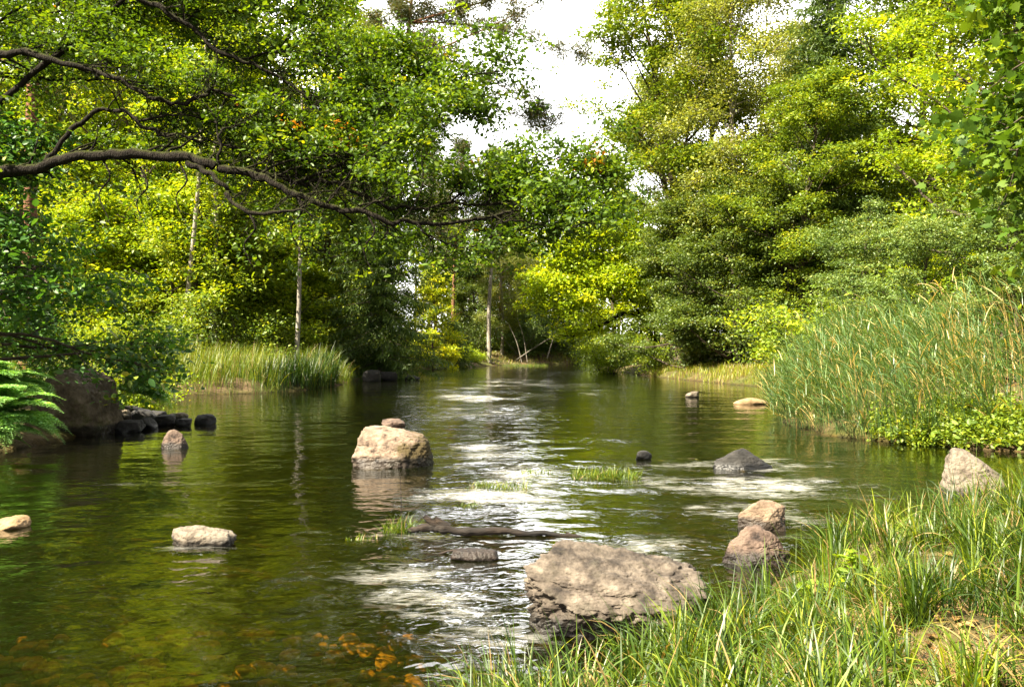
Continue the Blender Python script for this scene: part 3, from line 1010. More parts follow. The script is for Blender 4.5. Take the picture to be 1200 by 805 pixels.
TREES = [
    # key, name, label, category, px, Y, rz, scale, group
    ('broad_b', 'birch_tree', 'bright yellow-green tree glowing behind the low oak limb beside the twin grey trunks', 'tree', 165, 56, .3, 1.3, None),
    ('broad_a', 'beech_tree', 'mid-green tree rising straight above the mossy river boulder', 'tree', 30, 60, 1.2, 1.25, None),
    ('broad_b', 'beech_tree', 'sunlit yellow-green tree above the tall grass bank left of the grey trunk', 'tree', 285, 58, 2.2, 1.3, None),
    ('broad_a', 'beech_tree', 'broad green tree filling the gap between the grey trunk and the dark spruce', 'tree', 375, 60, 4.0, 1.0, None),
    ('broad_c', 'beech_tree', 'dark-leaved tall tree standing behind the yellow-green birch by the oak limb', 'tree', 100, 70, .5, 1.25, None),
    ('broad_b', 'beech_tree', 'tall yellow-green tree behind the broad green one next to the spruce', 'tree', 262, 84, 5.1, 1.4, None),
    ('broad_a', 'beech_tree', 'tall green tree furthest back above the middle of the grass bank', 'tree', 165, 76, 3.3, 1.4, None),
    ('birch_weep', 'birch_tree', 'very tall weeping birch with fine hanging foliage left of the sky gap', 'tree', 436, 66, 1.0, 1.0, None),
    ('spruce_dark', 'spruce_tree', 'dark drooping spruce at the end of the grass bank on the left shore', 'tree', 446, 56, .4, 1.0, None),
    ('pine_tall', 'pine_tree', 'pine with thick reddish trunk rising at the upper left corner', 'tree', 30, 30, .4, 1.0, None),
    ('pine_reach', 'pine_tree', 'tall leaning pine whose reddish twigs hang across the white sky gap', 'tree', 440, 62, 0, 1.0, None),
    ('sapling', 'larch_tree', 'bright yellow-green young larch beside the dark spruce on the left shore', 'tree', 508, 83, .8, 1.1, None),
    ('spruce_small', 'spruce_tree', 'small dark bushy spruce in front of the bright young larch', 'tree', 530, 92, .2, 1.5, None),
    ('thicket_sunny', 'hazel_bush', 'tall yellow-green bush above the pebble spit at the left end of the grass bank', 'bush', 108, 49, 0.2, 1.35, None),
    ('thicket_sunny', 'hazel_bush', 'yellow-green bush in front of the slanting pale trunk', 'bush', 205, 50, 1.5, 1.5, None),
    ('thicket', 'hazel_bush', 'tall leafy bush behind the middle of the tall grass bank', 'bush', 262, 50, 2.5, 1.45, None),
    ('thicket_sunny', 'hazel_bush', 'yellow-green bush just left of the slender grey birch trunk', 'bush', 312, 54, 3.6, 1.3, None),
    ('thicket_sunny', 'hazel_bush', 'leafy bush between the slender grey birch trunk and the spruce', 'bush', 372, 57, 4.7, .95, None),
    # far shore
    ('pine_pale', 'pine_tree', 'pine with a pale straight bare trunk on the earth slope at the river bend', 'tree', 573, 110, 0, 1.0, None),
    ('pine_tall', 'pine_tree', 'slim reddish pine just left of the pale straight trunk at the bend', 'tree', 531, 106, 2, 1.0, None),
    ('pine_tall', 'pine_tree', 'reddish pine above the bright young larch on the far shore', 'tree', 511, 112, 4, 1.05, None),
    ('pine_tall', 'pine_tree', 'thin reddish pine close on the right of the pale straight trunk', 'tree', 585, 124, 1, 1.0, None),
    ('broad_a', 'beech_tree', 'green tree filling the far shore between the two pine trunks', 'tree', 545, 131, 1.4, .8, None),
    ('broad_c', 'beech_tree', 'rounded dark green tree at the bend right of the pale trunk', 'tree', 618, 134, 2.4, .75, None),
    ('bush_grey', 'willow_tree', 'grey-green many-stemmed willow with whitish stems at the far water edge', 'tree', 612, 121, .4, 1.35, None),
    ('bush_grey', 'willow_tree', 'grey-green willow half behind the arching yellow maple at the bend', 'tree', 655, 126, 2.4, 1.5, None),
    ('broad_a', 'beech_tree', 'green tree on the far shore seen through the yellow maple', 'tree', 690, 128, 3.2, .85, None),
    ('broad_c', 'beech_tree', 'dark green tree behind the young larch at the left end of the far shore', 'tree', 500, 128, 0.9, 0.9, None),
    ('thicket', 'hazel_bush', 'green bush on the shore just behind the drooping spruce', 'bush', 432, 74, 1.9, 1.2, None),
    ('dense_low', 'hornbeam_tree', 'low dark tree on the far shore right of the pale pine trunk', 'tree', 600, 129, 2.9, 1.0, None),
    ('dense_low', 'hornbeam_tree', 'low dark tree on the far shore left of the pale pine trunk', 'tree', 555, 126, 4.1, 0.95, None),
    ('birch_pale', 'birch_tree', 'pale tall birch far behind the tip of the low oak limb', 'tree', 588, 120, 1.9, 0.92, None),
    ('birch_pale', 'birch_tree', 'pale tall birch beyond the bend just left of the yellow maple', 'tree', 648, 132, 3.9, 0.98, None),
    # right shore
    ('tall_oak', 'oak_tree', 'tall spreading oak right of the sky gap above the yellow maple', 'tree', 808, 68, .7, 1.2, None),
    ('broad_c', 'beech_tree', 'dark tree tucked behind the yellow maple on the right shore', 'tree', 795, 84, 2.1, 1.15, None),
    ('birch_pale', 'birch_tree', 'tall pale birch with fine hanging twigs in the middle of the right wood', 'tree', 872, 62, .5, 1.25, None),
    ('birch_pale', 'birch_tree', 'pale fine-leaved birch between the tall oak and the middle birch', 'tree', 825, 72, 2.9, 1.35, None),
    ('dense_low', 'hornbeam_tree', 'low dense dark-green tree over the shaded shore below the pale birch', 'tree', 862, 57, 1.5, .95, None),
    ('dense_low', 'hornbeam_tree', 'low dark tree with layered branches above the sunny grass strip', 'tree', 805, 61, 3.5, .9, None),
    ('dense_low', 'hornbeam_tree', 'low shaded tree in the dark hollow beside the lone grey trunk', 'tree', 915, 56, 5.0, .9, None),
    ('spruce_big', 'spruce_tree', 'tall dark pointed spruce between the pale birch and the yellow-green maple', 'tree', 972, 57, .4, 1.2, None),
    ('broad_a', 'beech_tree', 'lone grey trunk with green crown at the edge of the dark hollow', 'tree', 938, 55, 2.7, .78, None),
    ('maple_tall', 'maple_tree', 'large bright yellow-green maple towering above the reed bed', 'tree', 1175, 42, .5, 1.12, None),
    ('maple_tall', 'maple_tree', 'yellow-green maple at the far right behind the large one over the reeds', 'tree', 1310, 47, 2.5, 1.05, None),
    ('broad_a', 'beech_tree', 'green tree topping the far right corner behind the maples', 'tree', 1130, 58, 1.7, 1.3, None),
    ('alder', 'alder_tree', 'grey-green alder leaning over the left end of the reeds', 'tree', 1005, 36, .2, .78, None),
    ('alder', 'alder_tree', 'grey-green alder with glossy leaves directly behind the reed bed', 'tree', 1085, 29, 1.9, .64, None),
    ('alder', 'alder_tree', 'darker alder behind the reeds at the right frame edge', 'tree', 1190, 27, 3.7, .66, None),
    ('broad_b', 'beech_tree', 'yellow-green tree glimpsed between the tall oak and the sky gap', 'tree', 722, 96, 1.1, 1.05, None),
    ('birch_pale', 'birch_tree', 'pale birch at the top behind the dark spruce', 'tree', 925, 82, 4.4, 1.2, None),
    ('broad_c', 'beech_tree', 'dark tall tree closing the wood behind the yellow-green maple', 'tree', 1105, 76, 3.9, 1.5, None),
]
for key, name, label, cat, px, Y, rz, sc, g in TREES:
    plant(key, name, label, cat, at(px, Y), Y, rz, sc, g)

SHRUBS = [
    ('bush_dark', 'shrub', 'dark shrub on the far shore behind the small bushy spruce', 536, 116, 1.5),
    ('bush_dark', 'shrub', 'dark shrub at the top of the earth slope left of the pale pine trunk', 556, 122, 1.6),
    ('bush_green', 'shrub', 'green shrub at the top of the earth slope right of the pale pine trunk', 590, 124, 1.5),
    ('bush_dark', 'shrub', 'dark shrub behind the whitish willow stems at the bend', 628, 127, 2.0),
    ('bush_green', 'shrub', 'green shrub on the far shore just behind the maple leaf tips', 668, 127, 2.0),
    ('bush_dark', 'shrub', 'dark shrub filling the far shore under the glowing maple', 705, 124, 2.0),
    ('bush_dark', 'shrub', 'dark shrub behind the young larch on the left shore', 500, 98, 1.6),
    ('bush_pale', 'shrub', 'sunny yellow-green shrub at the left end of the grass bank above the boulder', 118, 45, .9),
    ('bush_green', 'shrub', 'green shrub in the grass bank below the yellow leaf spray', 190, 42, 1.1),
    ('bush_dark', 'shrub', 'dark shrub behind the grass bank beside the yellow leaf spray', 235, 47, 1.2),
    ('bush_green', 'shrub', 'leafy green shrub behind the middle of the grass bank', 285, 48, 1.2),
    ('bush_pale', 'shrub', 'yellow-green shrub at the foot of the grey trunk on the left bank', 330, 52, 1.1),
    ('bush_dark', 'shrub', 'dark shrub between the grey trunk and the drooping spruce', 385, 54, 1.2),
    ('bush_dark', 'shrub', 'dark low shrub under the drooping spruce at the water', 436, 63, 1.0),
    ('bush_yellow', 'shrub', 'yellow shrub below the bright young larch', 492, 84, 1.0),
    ('bush_yellow', 'shrub', 'golden low shrub at the water right of the larch', 518, 91, .9),
    ('bush_yellow', 'shrub', 'straw-yellow rounded bush at the foot of the earth slope', 550, 104, 1.1),
    ('bush_dark', 'shrub', 'dark shrub at the far water edge right of the white stems', 690, 116, 1.3),
    ('bush_dark', 'shrub', 'dark shrub in the shade beneath the arching maple', 728, 80, 1.3),
    ('willow', 'shrub', 'rounded pale yellow willow bush dipping into the water under the maple', 712, 70, 1.0),
    ('bush_pale', 'shrub', 'yellow-green bush on the bank right of the pale willow', 768, 64, 1.0),
    ('bush_dark', 'shrub', 'dark shrub at the back of the sunny grass strip', 830, 60, 1.2),
    ('bush_dark', 'shrub', 'dark shrub at the mouth of the shaded hollow', 890, 56, 1.3),
    ('bush_green', 'shrub', 'green shrub between the sunny grass strip and the reeds', 945, 44, 1.3),
    ('bush_pale', 'shrub', 'leafy light-green bush left of the reeds under the alder', 965, 37, 1.2),
    ('bush_green', 'shrub', 'green bush crowded behind the reeds under the maple', 1035, 33, 1.3),
]
for i, (key, name, label, px, Y, sc) in enumerate(SHRUBS):
    plant(key, name, label, 'shrub', at(px, Y), Y, i * 1.7, sc, None, .05, ('stems', 'foliage'))

plant('hazel', 'hazel_bush', 'large dark-leaved hazel hanging over the mossy boulder at the left edge', 'bush', -11.5, 17.6, .4, 1.0)
plant('hazel', 'hazel_bush', 'dark hazel behind the mossy boulder just right of the ferns', 'bush', -13.6, 23.0, 2.4, .55)
plant('near_bush', 'bramble_bush', 'low yellow-green bramble right of the mossy boulder behind the dark stones', 'bush', -12.6, 26.5, .4, .8, None, .05, ('stems', 'foliage'))
plant('near_bush', 'bramble_bush', 'low leafy bramble between the boulder and the tall grass', 'bush', -12.2, 27.5, 2.0, 1.3, None, .05, ('stems', 'foliage'))


# two grey trunks standing in the left wood
def bare_trunk(name, label, px, Y, H, r, seed, mat, lean=(0, 0)):
    rng = np.random.default_rng(seed)
    tl, _ = pline(rng, (0, 0, -.4), (*lean, 1), H, 12, .02)
    lines = [(tl, np.linspace(r, r * .35, 13))]
    C = []
    for i in range(16):
        k = rng.integers(5, 13)
        lp, ld = pline(rng, tl[k], rng.normal(0, 1, 3) * np.array([1, 1, .3]) + np.array([0, 0, .4]), rng.uniform(1, 2.6), 5, .15)
        lines.append((lp, np.linspace(.04, .01, 6)))
        for q in range(8):
            C.append(lp[rng.integers(2, 6)] + rng.normal(0, .4, 3))
    e = tag(empty(name, (at(px, Y), Y, gz(at(px, Y), Y))), label, 'tree')
    V, Fc = tubes(lines, 8)
    obj('trunk', mesh('trunk', V, [Fc], M[mat], None, True), e)
    V, Fc, T = clumps(rng, C, 18, .4, .2)
    obj('crown', mesh('crown', V, [Fc], M['yellowgreen'], {'tint': T}), e)


bare_trunk('birch_tree', 'slender birch with a pale grey trunk standing in the tall grass bank', 347, 49, 17, .15, 51, 'pale_bark', (.04, 0))
bare_trunk('birch_tree', 'pale slanting trunk under the low oak limb, left of its darker twin', 212, 47, 18, .17, 52, 'pale_bark', (.1, 0))
bare_trunk('birch_tree', 'thick brown trunk under the low oak limb, right of the slanting pale one', 228, 49, 19, .3, 53, 'bark', (.02, 0))
bare_trunk('birch_tree', 'greenish pale trunk under the fork of the low oak limb', 248, 48, 18, .19, 54, 'pale_bark', (.03, 0))


# ------------------------------------------------------------------ maple arching over the water on the right shore
def arching_maple():
    rng = np.random.default_rng(61)
    Yb = 67
    lines, C = [], []

    def limb(rows, dens=1.0):
        P = smooth_path(np.array([(at(px, Y), Y, zat(py, Y), r) for px, py, Y, r in rows]), 5)
        lines.append((P[:, :3], P[:, 3]))
        k = len(P)
        T = nrm(np.gradient(P[:, :3], axis=0))
        L = np.linalg.norm(np.diff(P[:, :3], axis=0), axis=1).sum()
        for i in range(int(L * 3.2 * dens)):
            q = rng.integers(int(k * .2), k)
            d = T[q] * rng.uniform(.2, 1) + rng.normal(0, .6, 3) + np.array([0, 0, .25])
            sp, sd = pline(rng, P[q, :3], d, rng.uniform(.8, 2.4), 4, .2)
            lines.append((sp, np.linspace(.03, .01, 5)))
            for w in range(5):
                C.append(sp[rng.integers(1, 5)] + rng.normal(0, .45, 3) * np.array([1, 1, .5]))
    limb([(772, 432, Yb, .3), (766, 405, Yb, .26), (752, 372, Yb, .2), (732, 367, 66.5, .17), (709, 379, 66, .13), (691, 386, 65.5, .1), (672, 394, 65, .06), (655, 392, 64.5, .03)], .5)
    limb([(770, 420, Yb, .26), (768, 380, Yb, .24), (752, 335, Yb, .2), (728, 316, 66.5, .16), (700, 306, 66, .12), (672, 302, 65.5, .08), (648, 308, 65, .03)], 1.2)
    limb([(768, 380, Yb, .2), (764, 330, 66.5, .17), (740, 290, 66, .13), (712, 282, 65.5, .09), (680, 285, 65, .06), (655, 292, 64.5, .03)], 1.2)
    limb([(732, 367, 66.5, .1), (716, 350, 65.5, .08), (708, 335, 65, .06), (690, 330, 64.5, .04), (660, 332, 64, .02)], 1.3)
    limb([(752, 372, Yb, .1), (735, 345, 65, .08), (720, 330, 64, .05), (690, 345, 63.5, .02)], 1.3)
    limb([(768, 380, Yb, .14), (775, 335, 66, .1), (768, 300, 65.5, .07), (750, 275, 65, .03)], 1.1)
    limb([(709, 340, 65, .08), (680, 352, 64.5, .05), (650, 358, 64, .03), (630, 350, 63.5, .015)], 1.3)
    limb([(728, 316, 66.5, .08), (690, 322, 65.5, .05), (655, 320, 65, .03), (625, 330, 64.5, .015)], 1.2)
    e = tag(empty('maple_tree', (0, 0, 0)), 'glowing yellow maple with dark limbs arching low over the river', 'tree')
    V, Fc = tubes(lines, 7)
    obj('trunk', mesh('trunk', V, [Fc], M['oak_bark'], None, True), e)
    V, Fc, T = clumps(rng, C, 26, .4, .25, vflat=.32, tint0=.46, tint_sd=.18)
    obj('crown', mesh('crown', V, [Fc], M['yellow'], {'tint': T}), e)


arching_maple()


# ------------------------------------------------------------------ near maple whose leaves hang in at the right edge
def near_maple():
    rng = np.random.default_rng(71)
    bx, by = 8.1, 9.2
    lines, C = [], []
    g0 = gz(bx, by)
    tr = smooth_path(np.array([(bx, by, g0 - .3, .17), (bx - .05, by, 1.5, .14), (bx - .2, by + .1, 3.2, .11), (bx - .2, by, 5, .08), (bx - .1, by, 7.2, .03)]), 5)
    lines.append((tr[:, :3], tr[:, 3]))
    for i in range(64):
        z = rng.uniform(3.5, 7)
        az = rng.uniform(0, 2 * PI) if i > 42 else rng.uniform(2.55, 3.75)
        L = rng.uniform(1.4, 2.8)
        k = int(np.argmin(abs(tr[:, 2] - z)))
        el = rng.uniform(-.15, .35)
        lp, ld = pline(rng, tr[k, :3], (math.cos(az) * math.cos(el), math.sin(az) * math.cos(el), math.sin(el)), L, 6, .14, (0, 0, -.02))
        lines.append((lp, np.linspace(.028, .008, 7)))
        for s in range(6):
            q = rng.integers(1, 7)
            sp, sd = pline(rng, lp[q], ld[q] * .6 + rng.normal(0, .6, 3), rng.uniform(.3, .8), 3, .2, (0, 0, -.06))
            lines.append((sp, np.linspace(.009, .004, 4)))
            for w in range(3):
                C.append(sp[rng.integers(1, 4)])
    e = tag(empty('maple_tree', (0, 0, 0)), 'near maple whose large lobed leaves hang in from the right edge', 'tree')
    V, Fc = tubes(lines, 7)
    obj('trunk', mesh('trunk', V, [Fc], M['bark'], None, True), e)
    V, Fc, T = clumps(rng, C, 18, .2, .095, vflat=.6, tint0=.36, tint_sd=.16, tpl=MAPLE, flat=.7, droop=.6)
    obj('crown', mesh('crown', V, [Fc], M['near_maple'], {'tint': T}), e)


near_maple()


# ------------------------------------------------------------------ far woods that read as one mass
def far_woods():
    rng = np.random.default_rng(81)
    C, per, tints, lines = [], [], [], []
    spots = []
    for i in range(120):
        a = rng.uniform(-1, 1)
        x = a * 105 + 10
        y = rng.uniform(138, 185)
        spots.append((x, y))
    for i in range(44):
        spots.append((rng.uniform(-75, -34), rng.uniform(64, 130)))
        spots.append((rng.uniform(-46, -22), rng.uniform(84, 135)))
        spots.append((rng.uniform(26, 95), rng.uniform(80, 135)))
    VS = []
    for x, y in spots:
        if river_sd(np.array([x]), np.array([y]))[0] < 3:
            continue
        mid = abs(x / y - .03) < .16
        H = rng.uniform(15, 21) if mid else rng.uniform(22, 30)
        z0 = gz(x, y)
        R = rng.uniform(3.2, 5)
        n = 260
        u = rng.uniform(0, 1, n)
        rr = R * np.sqrt(np.clip(1 - (2 * u - .75) ** 2 / 1.6, .05, 1)) * rng.uniform(.45, 1.05, n)
        a = rng.uniform(0, 2 * PI, n)
        c = np.stack([x + rr * np.cos(a), y + rr * np.sin(a), z0 + H * (.06 + .94 * u)], 1)
        t0 = rng.uniform(.25, .6)
        VS.append(clumps(rng, c, 12, .6, .5, tint0=t0, tint_sd=.12))
        lines.append((np.array([(x, y, z0 - .3), (x + .2, y, z0 + H * .5), (x, y, z0 + H * .95)]), np.array([.3, .2, .04])))
    V, Fc, T = join(VS)
    tag(obj('distant_woods', mesh('distant_woods', V, [Fc], M['dark'], {'tint': T})), 'dense green wood closing the view behind both banks', 'woods', kind='stuff')
    V, Fc = tubes(lines, 5)
    tag(obj('distant_trunks', mesh('distant_trunks', V, [Fc], M['bark'], None, True)), 'brown trunks standing inside the distant wood', 'woods', kind='stuff')


far_woods()


# ------------------------------------------------------------------ blades: grasses, reeds
def blades(B, H, W, az, lean, curl, tint, segs=5, rng=None):
    """B (n,3) roots, H length, W width, az heading of the bend, lean initial tilt, curl added tilt along the blade."""
    n = len(B)
    s = np.linspace(0, 1, segs + 1)
    th = lean[:, None] + curl[:, None] * s[None] ** 1.5
    ds = (H / segs)[:, None]
    dr = np.sin(th) * ds
    dz = np.cos(th) * ds
    r = np.concatenate([np.zeros((n, 1)), np.cumsum(dr[:, :-1], 1)], 1)
    z = np.concatenate([np.zeros((n, 1)), np.cumsum(dz[:, :-1], 1)], 1)
    ca, sa = np.cos(az)[:, None], np.sin(az)[:, None]
    P = np.stack([B[:, 0:1] + r * ca, B[:, 1:2] + r * sa, B[:, 2:3] + z], -1)
    w = W[:, None] * np.minimum(1, np.array(.55 + 1.2 * s)[None]) * (1 - s[None] ** 3) + .0006
    tw = rng.uniform(-.7, .7, n)[:, None]
    side = np.stack([-sa * np.cos(tw) + 0 * ca, ca * np.cos(tw), np.sin(tw) * np.ones_like(ca)], -1)
    A = P - side * w[..., None] * .5
    Bv = P + side * w[..., None] * .5
    V = np.stack([A, Bv], 2).reshape(n, -1, 3)
    k = 2 * (segs + 1)
    q = np.array([(2 * i, 2 * i + 1, 2 * i + 3, 2 * i + 2) for i in range(segs)])
    Fq = (q[None] + (np.arange(n) * k)[:, None, None]).reshape(-1, 4)
    return V.reshape(-1, 3), Fq, np.repeat(np.clip(tint, 0, 1), k)


def scatter(rng, n, x0, x1, y0, y1, keep):
    x = rng.uniform(x0, x1, n)
    y = rng.uniform(y0, y1, n)
    d = river_sd(x, y)
    k = keep(x, y, d)
    x, y, d = x[k], y[k], d[k]
    return x, y, d


def grass_tint(rng, n, base=.4, sd=.12, dead=.12):
    t = base + rng.normal(0, sd, n)
    t = np.minimum(t, .74)
    dd = rng.uniform(0, 1, n) < dead
    return np.where(dd, rng.uniform(.78, 1, n), t)


def near_grass():
    rng = np.random.default_rng(91)
    bare = [(2.05, 4.75, .24), (2.1, 3.75, .3), (1.35, 4.0, .2), (.4, 3.55, .2), (2.9, 3.6, .2)]

    def keep(x, y, d):
        k = (d > -.04) & (d < 5) & (abs(x) < .9 * y + 1.2) & ((x > 1.35) | (y < np.maximum(3.72, 3.5 + 1.45 * (x - .15))))
        for bx, by, br in bare:
            k &= (((x - bx) ** 2 + (y - by) ** 2) > (br * rng.uniform(.6, 1.25, len(x))) ** 2)
        return k
    parts = []
    # tussocks
    x, y, d = scatter(rng, 1500, -1, 10, 2.3, 12.5, keep)
    x = np.concatenate([x, rng.uniform(.0, 2.2, 90), rng.uniform(-.3, .35, 26)])
    y = np.concatenate([y, rng.uniform(3.2, 5.4, 90), rng.uniform(3.3, 3.75, 26)])
    d = river_sd(x, y)
    ok = keep(x, y, d)
    x, y, d = x[ok], y[ok], d[ok]
    for cx, cy, cd in zip(x, y, d):
        m = int(rng.uniform(18, 46) * (1.25 if cy < 7 else .8))
        big = rng.uniform(.75, 1.25)
        rad = rng.uniform(.03, .12) * big
        a = rng.uniform(0, 2 * PI, m)
        rr = rad * np.sqrt(rng.uniform(0, 1, m))
        bx, by = cx + rr * np.cos(a), cy + rr * np.sin(a)
        B = np.stack([bx, by, np.zeros(m)], 1)
        H = rng.uniform(.14, .4, m) * big * (1.0 + .25 * (cd < .5))
        wind = rng.normal(2.9, .9, m)
        az = np.where(rng.uniform(0, 1, m) < .55, a, wind)
        parts.append((B, H, rng.uniform(.0045, .0125, m), az, rng.uniform(.02, .55, m), rng.uniform(.2, 1.9, m), grass_tint(rng, m, rng.normal(.36, .1), .11, .03 + .25 * (rng.uniform() < .12))))
    # long thin stems that stand above the rest
    x, y, d = scatter(rng, 900, -.6, 8, 2.6, 10.5, keep)
    m = len(x)
    parts.append((np.stack([x, y, np.zeros(m)], 1), rng.uniform(.35, .75, m), rng.uniform(.002, .005, m), rng.normal(2.6, 1.2, m), rng.uniform(.0, .35, m), rng.uniform(.1, 1.3, m), grass_tint(rng, m, .4, .14, .05)))
    # dead stems lying over the bare soil
    for bx, by, br in bare:
        m = 260
        parts.append((np.stack([bx + rng.normal(0, br * .8, m), by + rng.normal(0, br * .8, m), np.zeros(m)], 1), rng.uniform(.1, .35, m), rng.uniform(.002, .006, m), rng.uniform(0, 2 * PI, m), rng.uniform(1.0, 1.6, m), rng.uniform(-.3, .5, m), rng.uniform(.77, 1, m)))
    # short sward and dead thatch lying flat
    x, y, d = scatter(rng, 45000, -1, 9, 2.3, 11, lambda x, y, d: (d > .02) & (d < 5) & (abs(x) < .9 * y + 1.2) & ((x > 1.35) | (y < np.maximum(3.75, 3.65 + 1.45 * (x - .15)))))
    m = len(x)
    dead = rng.uniform(0, 1, m) < .14
    parts.append((np.stack([x, y, np.zeros(m)], 1), np.where(dead, rng.uniform(.08, .28, m), rng.uniform(.05, .17, m)), rng.uniform(.003, .007, m), rng.uniform(0, 2 * PI, m),
                  np.where(dead, rng.uniform(.8, 1.45, m), rng.uniform(0, .6, m)), np.where(dead, rng.uniform(0, .4, m), rng.uniform(.1, 1.2, m)), np.where(dead, rng.uniform(.77, 1, m), grass_tint(rng, m, .32, .14, 0))))
    B, H, W, az, le, cu, t = [np.concatenate(c) for c in zip(*parts)]
    B[:, 2] = ground_h(B[:, 0], B[:, 1]) - .01
    V, Fq, T = blades(B, H, W, az, le, cu, t, 6, rng)
    tag(obj('bank_grass', mesh('bank_grass', V, [Fq], M['grass'], {'tint': T})), 'lush tangled grass on the near right bank', 'grass', kind='stuff')
    # fallen leaves and chaff
    x, y, d = scatter(rng, 9000, -.6, 8, 2.4, 10, lambda x, y, d: (d > .1) & (d < 4))
    for bx, by, br in bare:
        x = np.append(x, bx + rng.normal(0, br, 420))
        y = np.append(y, by + rng.normal(0, br, 420))
    n = len(x)
    c = np.stack([x, y, ground_h(x, y) + .012], 1)
    V, Fc, T = leaf_arrays(rng, c, rng.uniform(.02, .06, n), flat=4, droop=0, tint=rng.uniform(.1, .95, n), tpl=OVATE)
    tag(obj('leaf_litter', mesh('leaf_litter', V, [Fc], M['litter'], {'tint': T})), 'dry brown leaves scattered under the near grass', 'leaves', kind='stuff')


near_grass()


def bank_grass(name, label, seed, n, box, dmin, dmax, h, w, tint, dead, wind=(0, 3), curl=(.2, 1.4), mat='grass', extra=None):
    rng = np.random.default_rng(seed)
    x, y, d = scatter(rng, n, *box, lambda x, y, d: (d > dmin) & (d < dmax) & (True if extra is None else extra(x, y)))
    m = len(x)
    cl = fbm(np.stack([x * .8, y * .8, x * 0], 1), 3, seed)
    k = rng.uniform(-.75, .35, m) < cl
    x, y, d, cl = x[k], y[k], d[k], cl[k]
    m = len(x)
    B = np.stack([x, y, ground_h(x, y) - .02], 1)
    H = rng.uniform(h[0], h[1], m) * (1 + .5 * cl)
    t = grass_tint(rng, m, tint, .1, dead) + .1 * cl
    V, Fq, T = blades(B, H, rng.uniform(w[0], w[1], m), rng.normal(wind[0], wind[1], m), rng.uniform(0, .35, m), rng.uniform(curl[0], curl[1], m), t, 4, rng)
    tag(obj(name, mesh(name, V, [Fq], M[mat], {'tint': T})), label, 'grass', kind='stuff')


bank_grass('meadow_grass', 'tall sunlit grass along the left bank', 92, 100000, (-26, -8.3, 26, 64), -.1, 8, (.45, 1.5), (.01, .026), .46, .08)
bank_grass('sedge_grass', 'dark broad-bladed sedge at the water below the grass bank', 93, 5000, (-12, -9, 37.5, 46), -.15, 1.0, (.8, 1.5), (.025, .045), .12, .02)
bank_grass('shore_grass', 'bright yellow-green grass strip on the right shore', 94, 60000, (9, 26, 36, 66), -.1, 6.5, (.25, .6), (.012, .03), .6, .2)
bank_grass('shore_grass', 'short grass along the far left shore below the spruce', 95, 16000, (-17, -8.5, 56, 104), -.1, 4, (.3, .8), (.02, .05), .5, .15)
bank_grass('slope_grass', 'dry short grass on the earth slope at the river bend', 96, 14000, (-9, 16, 108, 130), -.1, 6, (.2, .5), (.03, .06), .6, .4)
bank_grass('bank_herbs', 'rough grass on the left bank around the boulder', 97, 6000, (-14, -8.6, 19.5, 30), 0, 3.0, (.25, .7), (.01, .02), .3, .1)


def reeds():
    rng = np.random.default_rng(101)
    x, y, d = scatter(rng, 16000, 6.2, 19, 15.4, 34, lambda x, y, d: (d > -.35) & (d < 3.6 + .2 * (x - 7)) & (y > 16.2 - .12 * (x - 8)) & (x < .64 * y + 1))
    keep = rng.uniform(0, 1, len(x)) < .42
    x, y, d = x[keep], y[keep], d[keep]
    n = len(x)
    gzv = np.maximum(ground_h(x, y), -.15)
    hgt = rng.uniform(1.35, 2.8, n) * (1 + .22 * fbm(np.stack([x * .9, y * .9, x * 0], 1), 3, 12)) * (.62 + .38 * sstep(-.3, 1.6, d)) * (.8 + .28 * sstep(7, 12, x))
    deadp = .06 + .5 * np.exp(-((x - 11) ** 2 / 1.6 + (y - 19) ** 2 / 5))
    dead = rng.uniform(0, 1, n) < deadp
    az = rng.normal(PI, .55, n)
    lean = np.abs(rng.normal(.1, .09, n)) + .3 * (1 - sstep(-.2, .9, d))
    curl = rng.uniform(.1, .6, n)
    st = np.where(dead, rng.uniform(.84, 1, n), .35 + rng.normal(0, .1, n))
    parts = [blades(np.stack([x, y, gzv], 1), hgt, rng.uniform(.008, .014, n), az, lean, curl, st, 6, rng)]
    # leaves
    k = np.where(dead, 2, 9)
    idx = np.repeat(np.arange(n), k)
    m = len(idx)
    f = rng.uniform(.25, 1, m)
    th = lean[idx] + curl[idx] * .35 * f
    L = hgt[idx] * f
    B = np.stack([x[idx] + np.cos(az[idx]) * np.sin(th) * L, y[idx] + np.sin(az[idx]) * np.sin(th) * L, gzv[idx] + np.cos(th) * L], 1)
    la = az[idx] + rng.normal(0, .9, m)
    t = np.where(dead[idx], rng.uniform(.8, 1, m), np.where(rng.uniform(0, 1, m) < .07 + .25 * (f < .4), rng.uniform(.72, .95, m), .38 + rng.normal(0, .15, m)))
    parts.append(blades(B, rng.uniform(.3, .65, m), rng.uniform(.012, .026, m), la, rng.uniform(.3, .9, m), rng.uniform(.4, 1.7, m), t, 4, rng))
    # drooping rush skirt along the water
    x, y, d = scatter(rng, 14000, 6, 14, 15.2, 32, lambda x, y, d: (d > -.3) & (d < .7) & (y > 16.4 - .1 * (x - 8)))
    m = len(x)
    B = np.stack([x, y, np.maximum(ground_h(x, y), -.1) + .1], 1)
    parts.append(blades(B, rng.uniform(.7, 1.7, m), rng.uniform(.009, .018, m), rng.normal(-2.6, .8, m), rng.uniform(.05, .5, m), rng.uniform(.4, 1.9, m), np.where(rng.uniform(0, 1, m) < .17, rng.uniform(.7, .95, m), .34 + rng.normal(0, .13, m)), 5, rng))
    V, Fq, T = join(parts)
    tag(obj('reed_bed', mesh('reed_bed', V, [Fq], M['reed'], {'tint': T})), 'tall reed bed leaning over the water on the right', 'reeds', kind='stuff')


reeds()


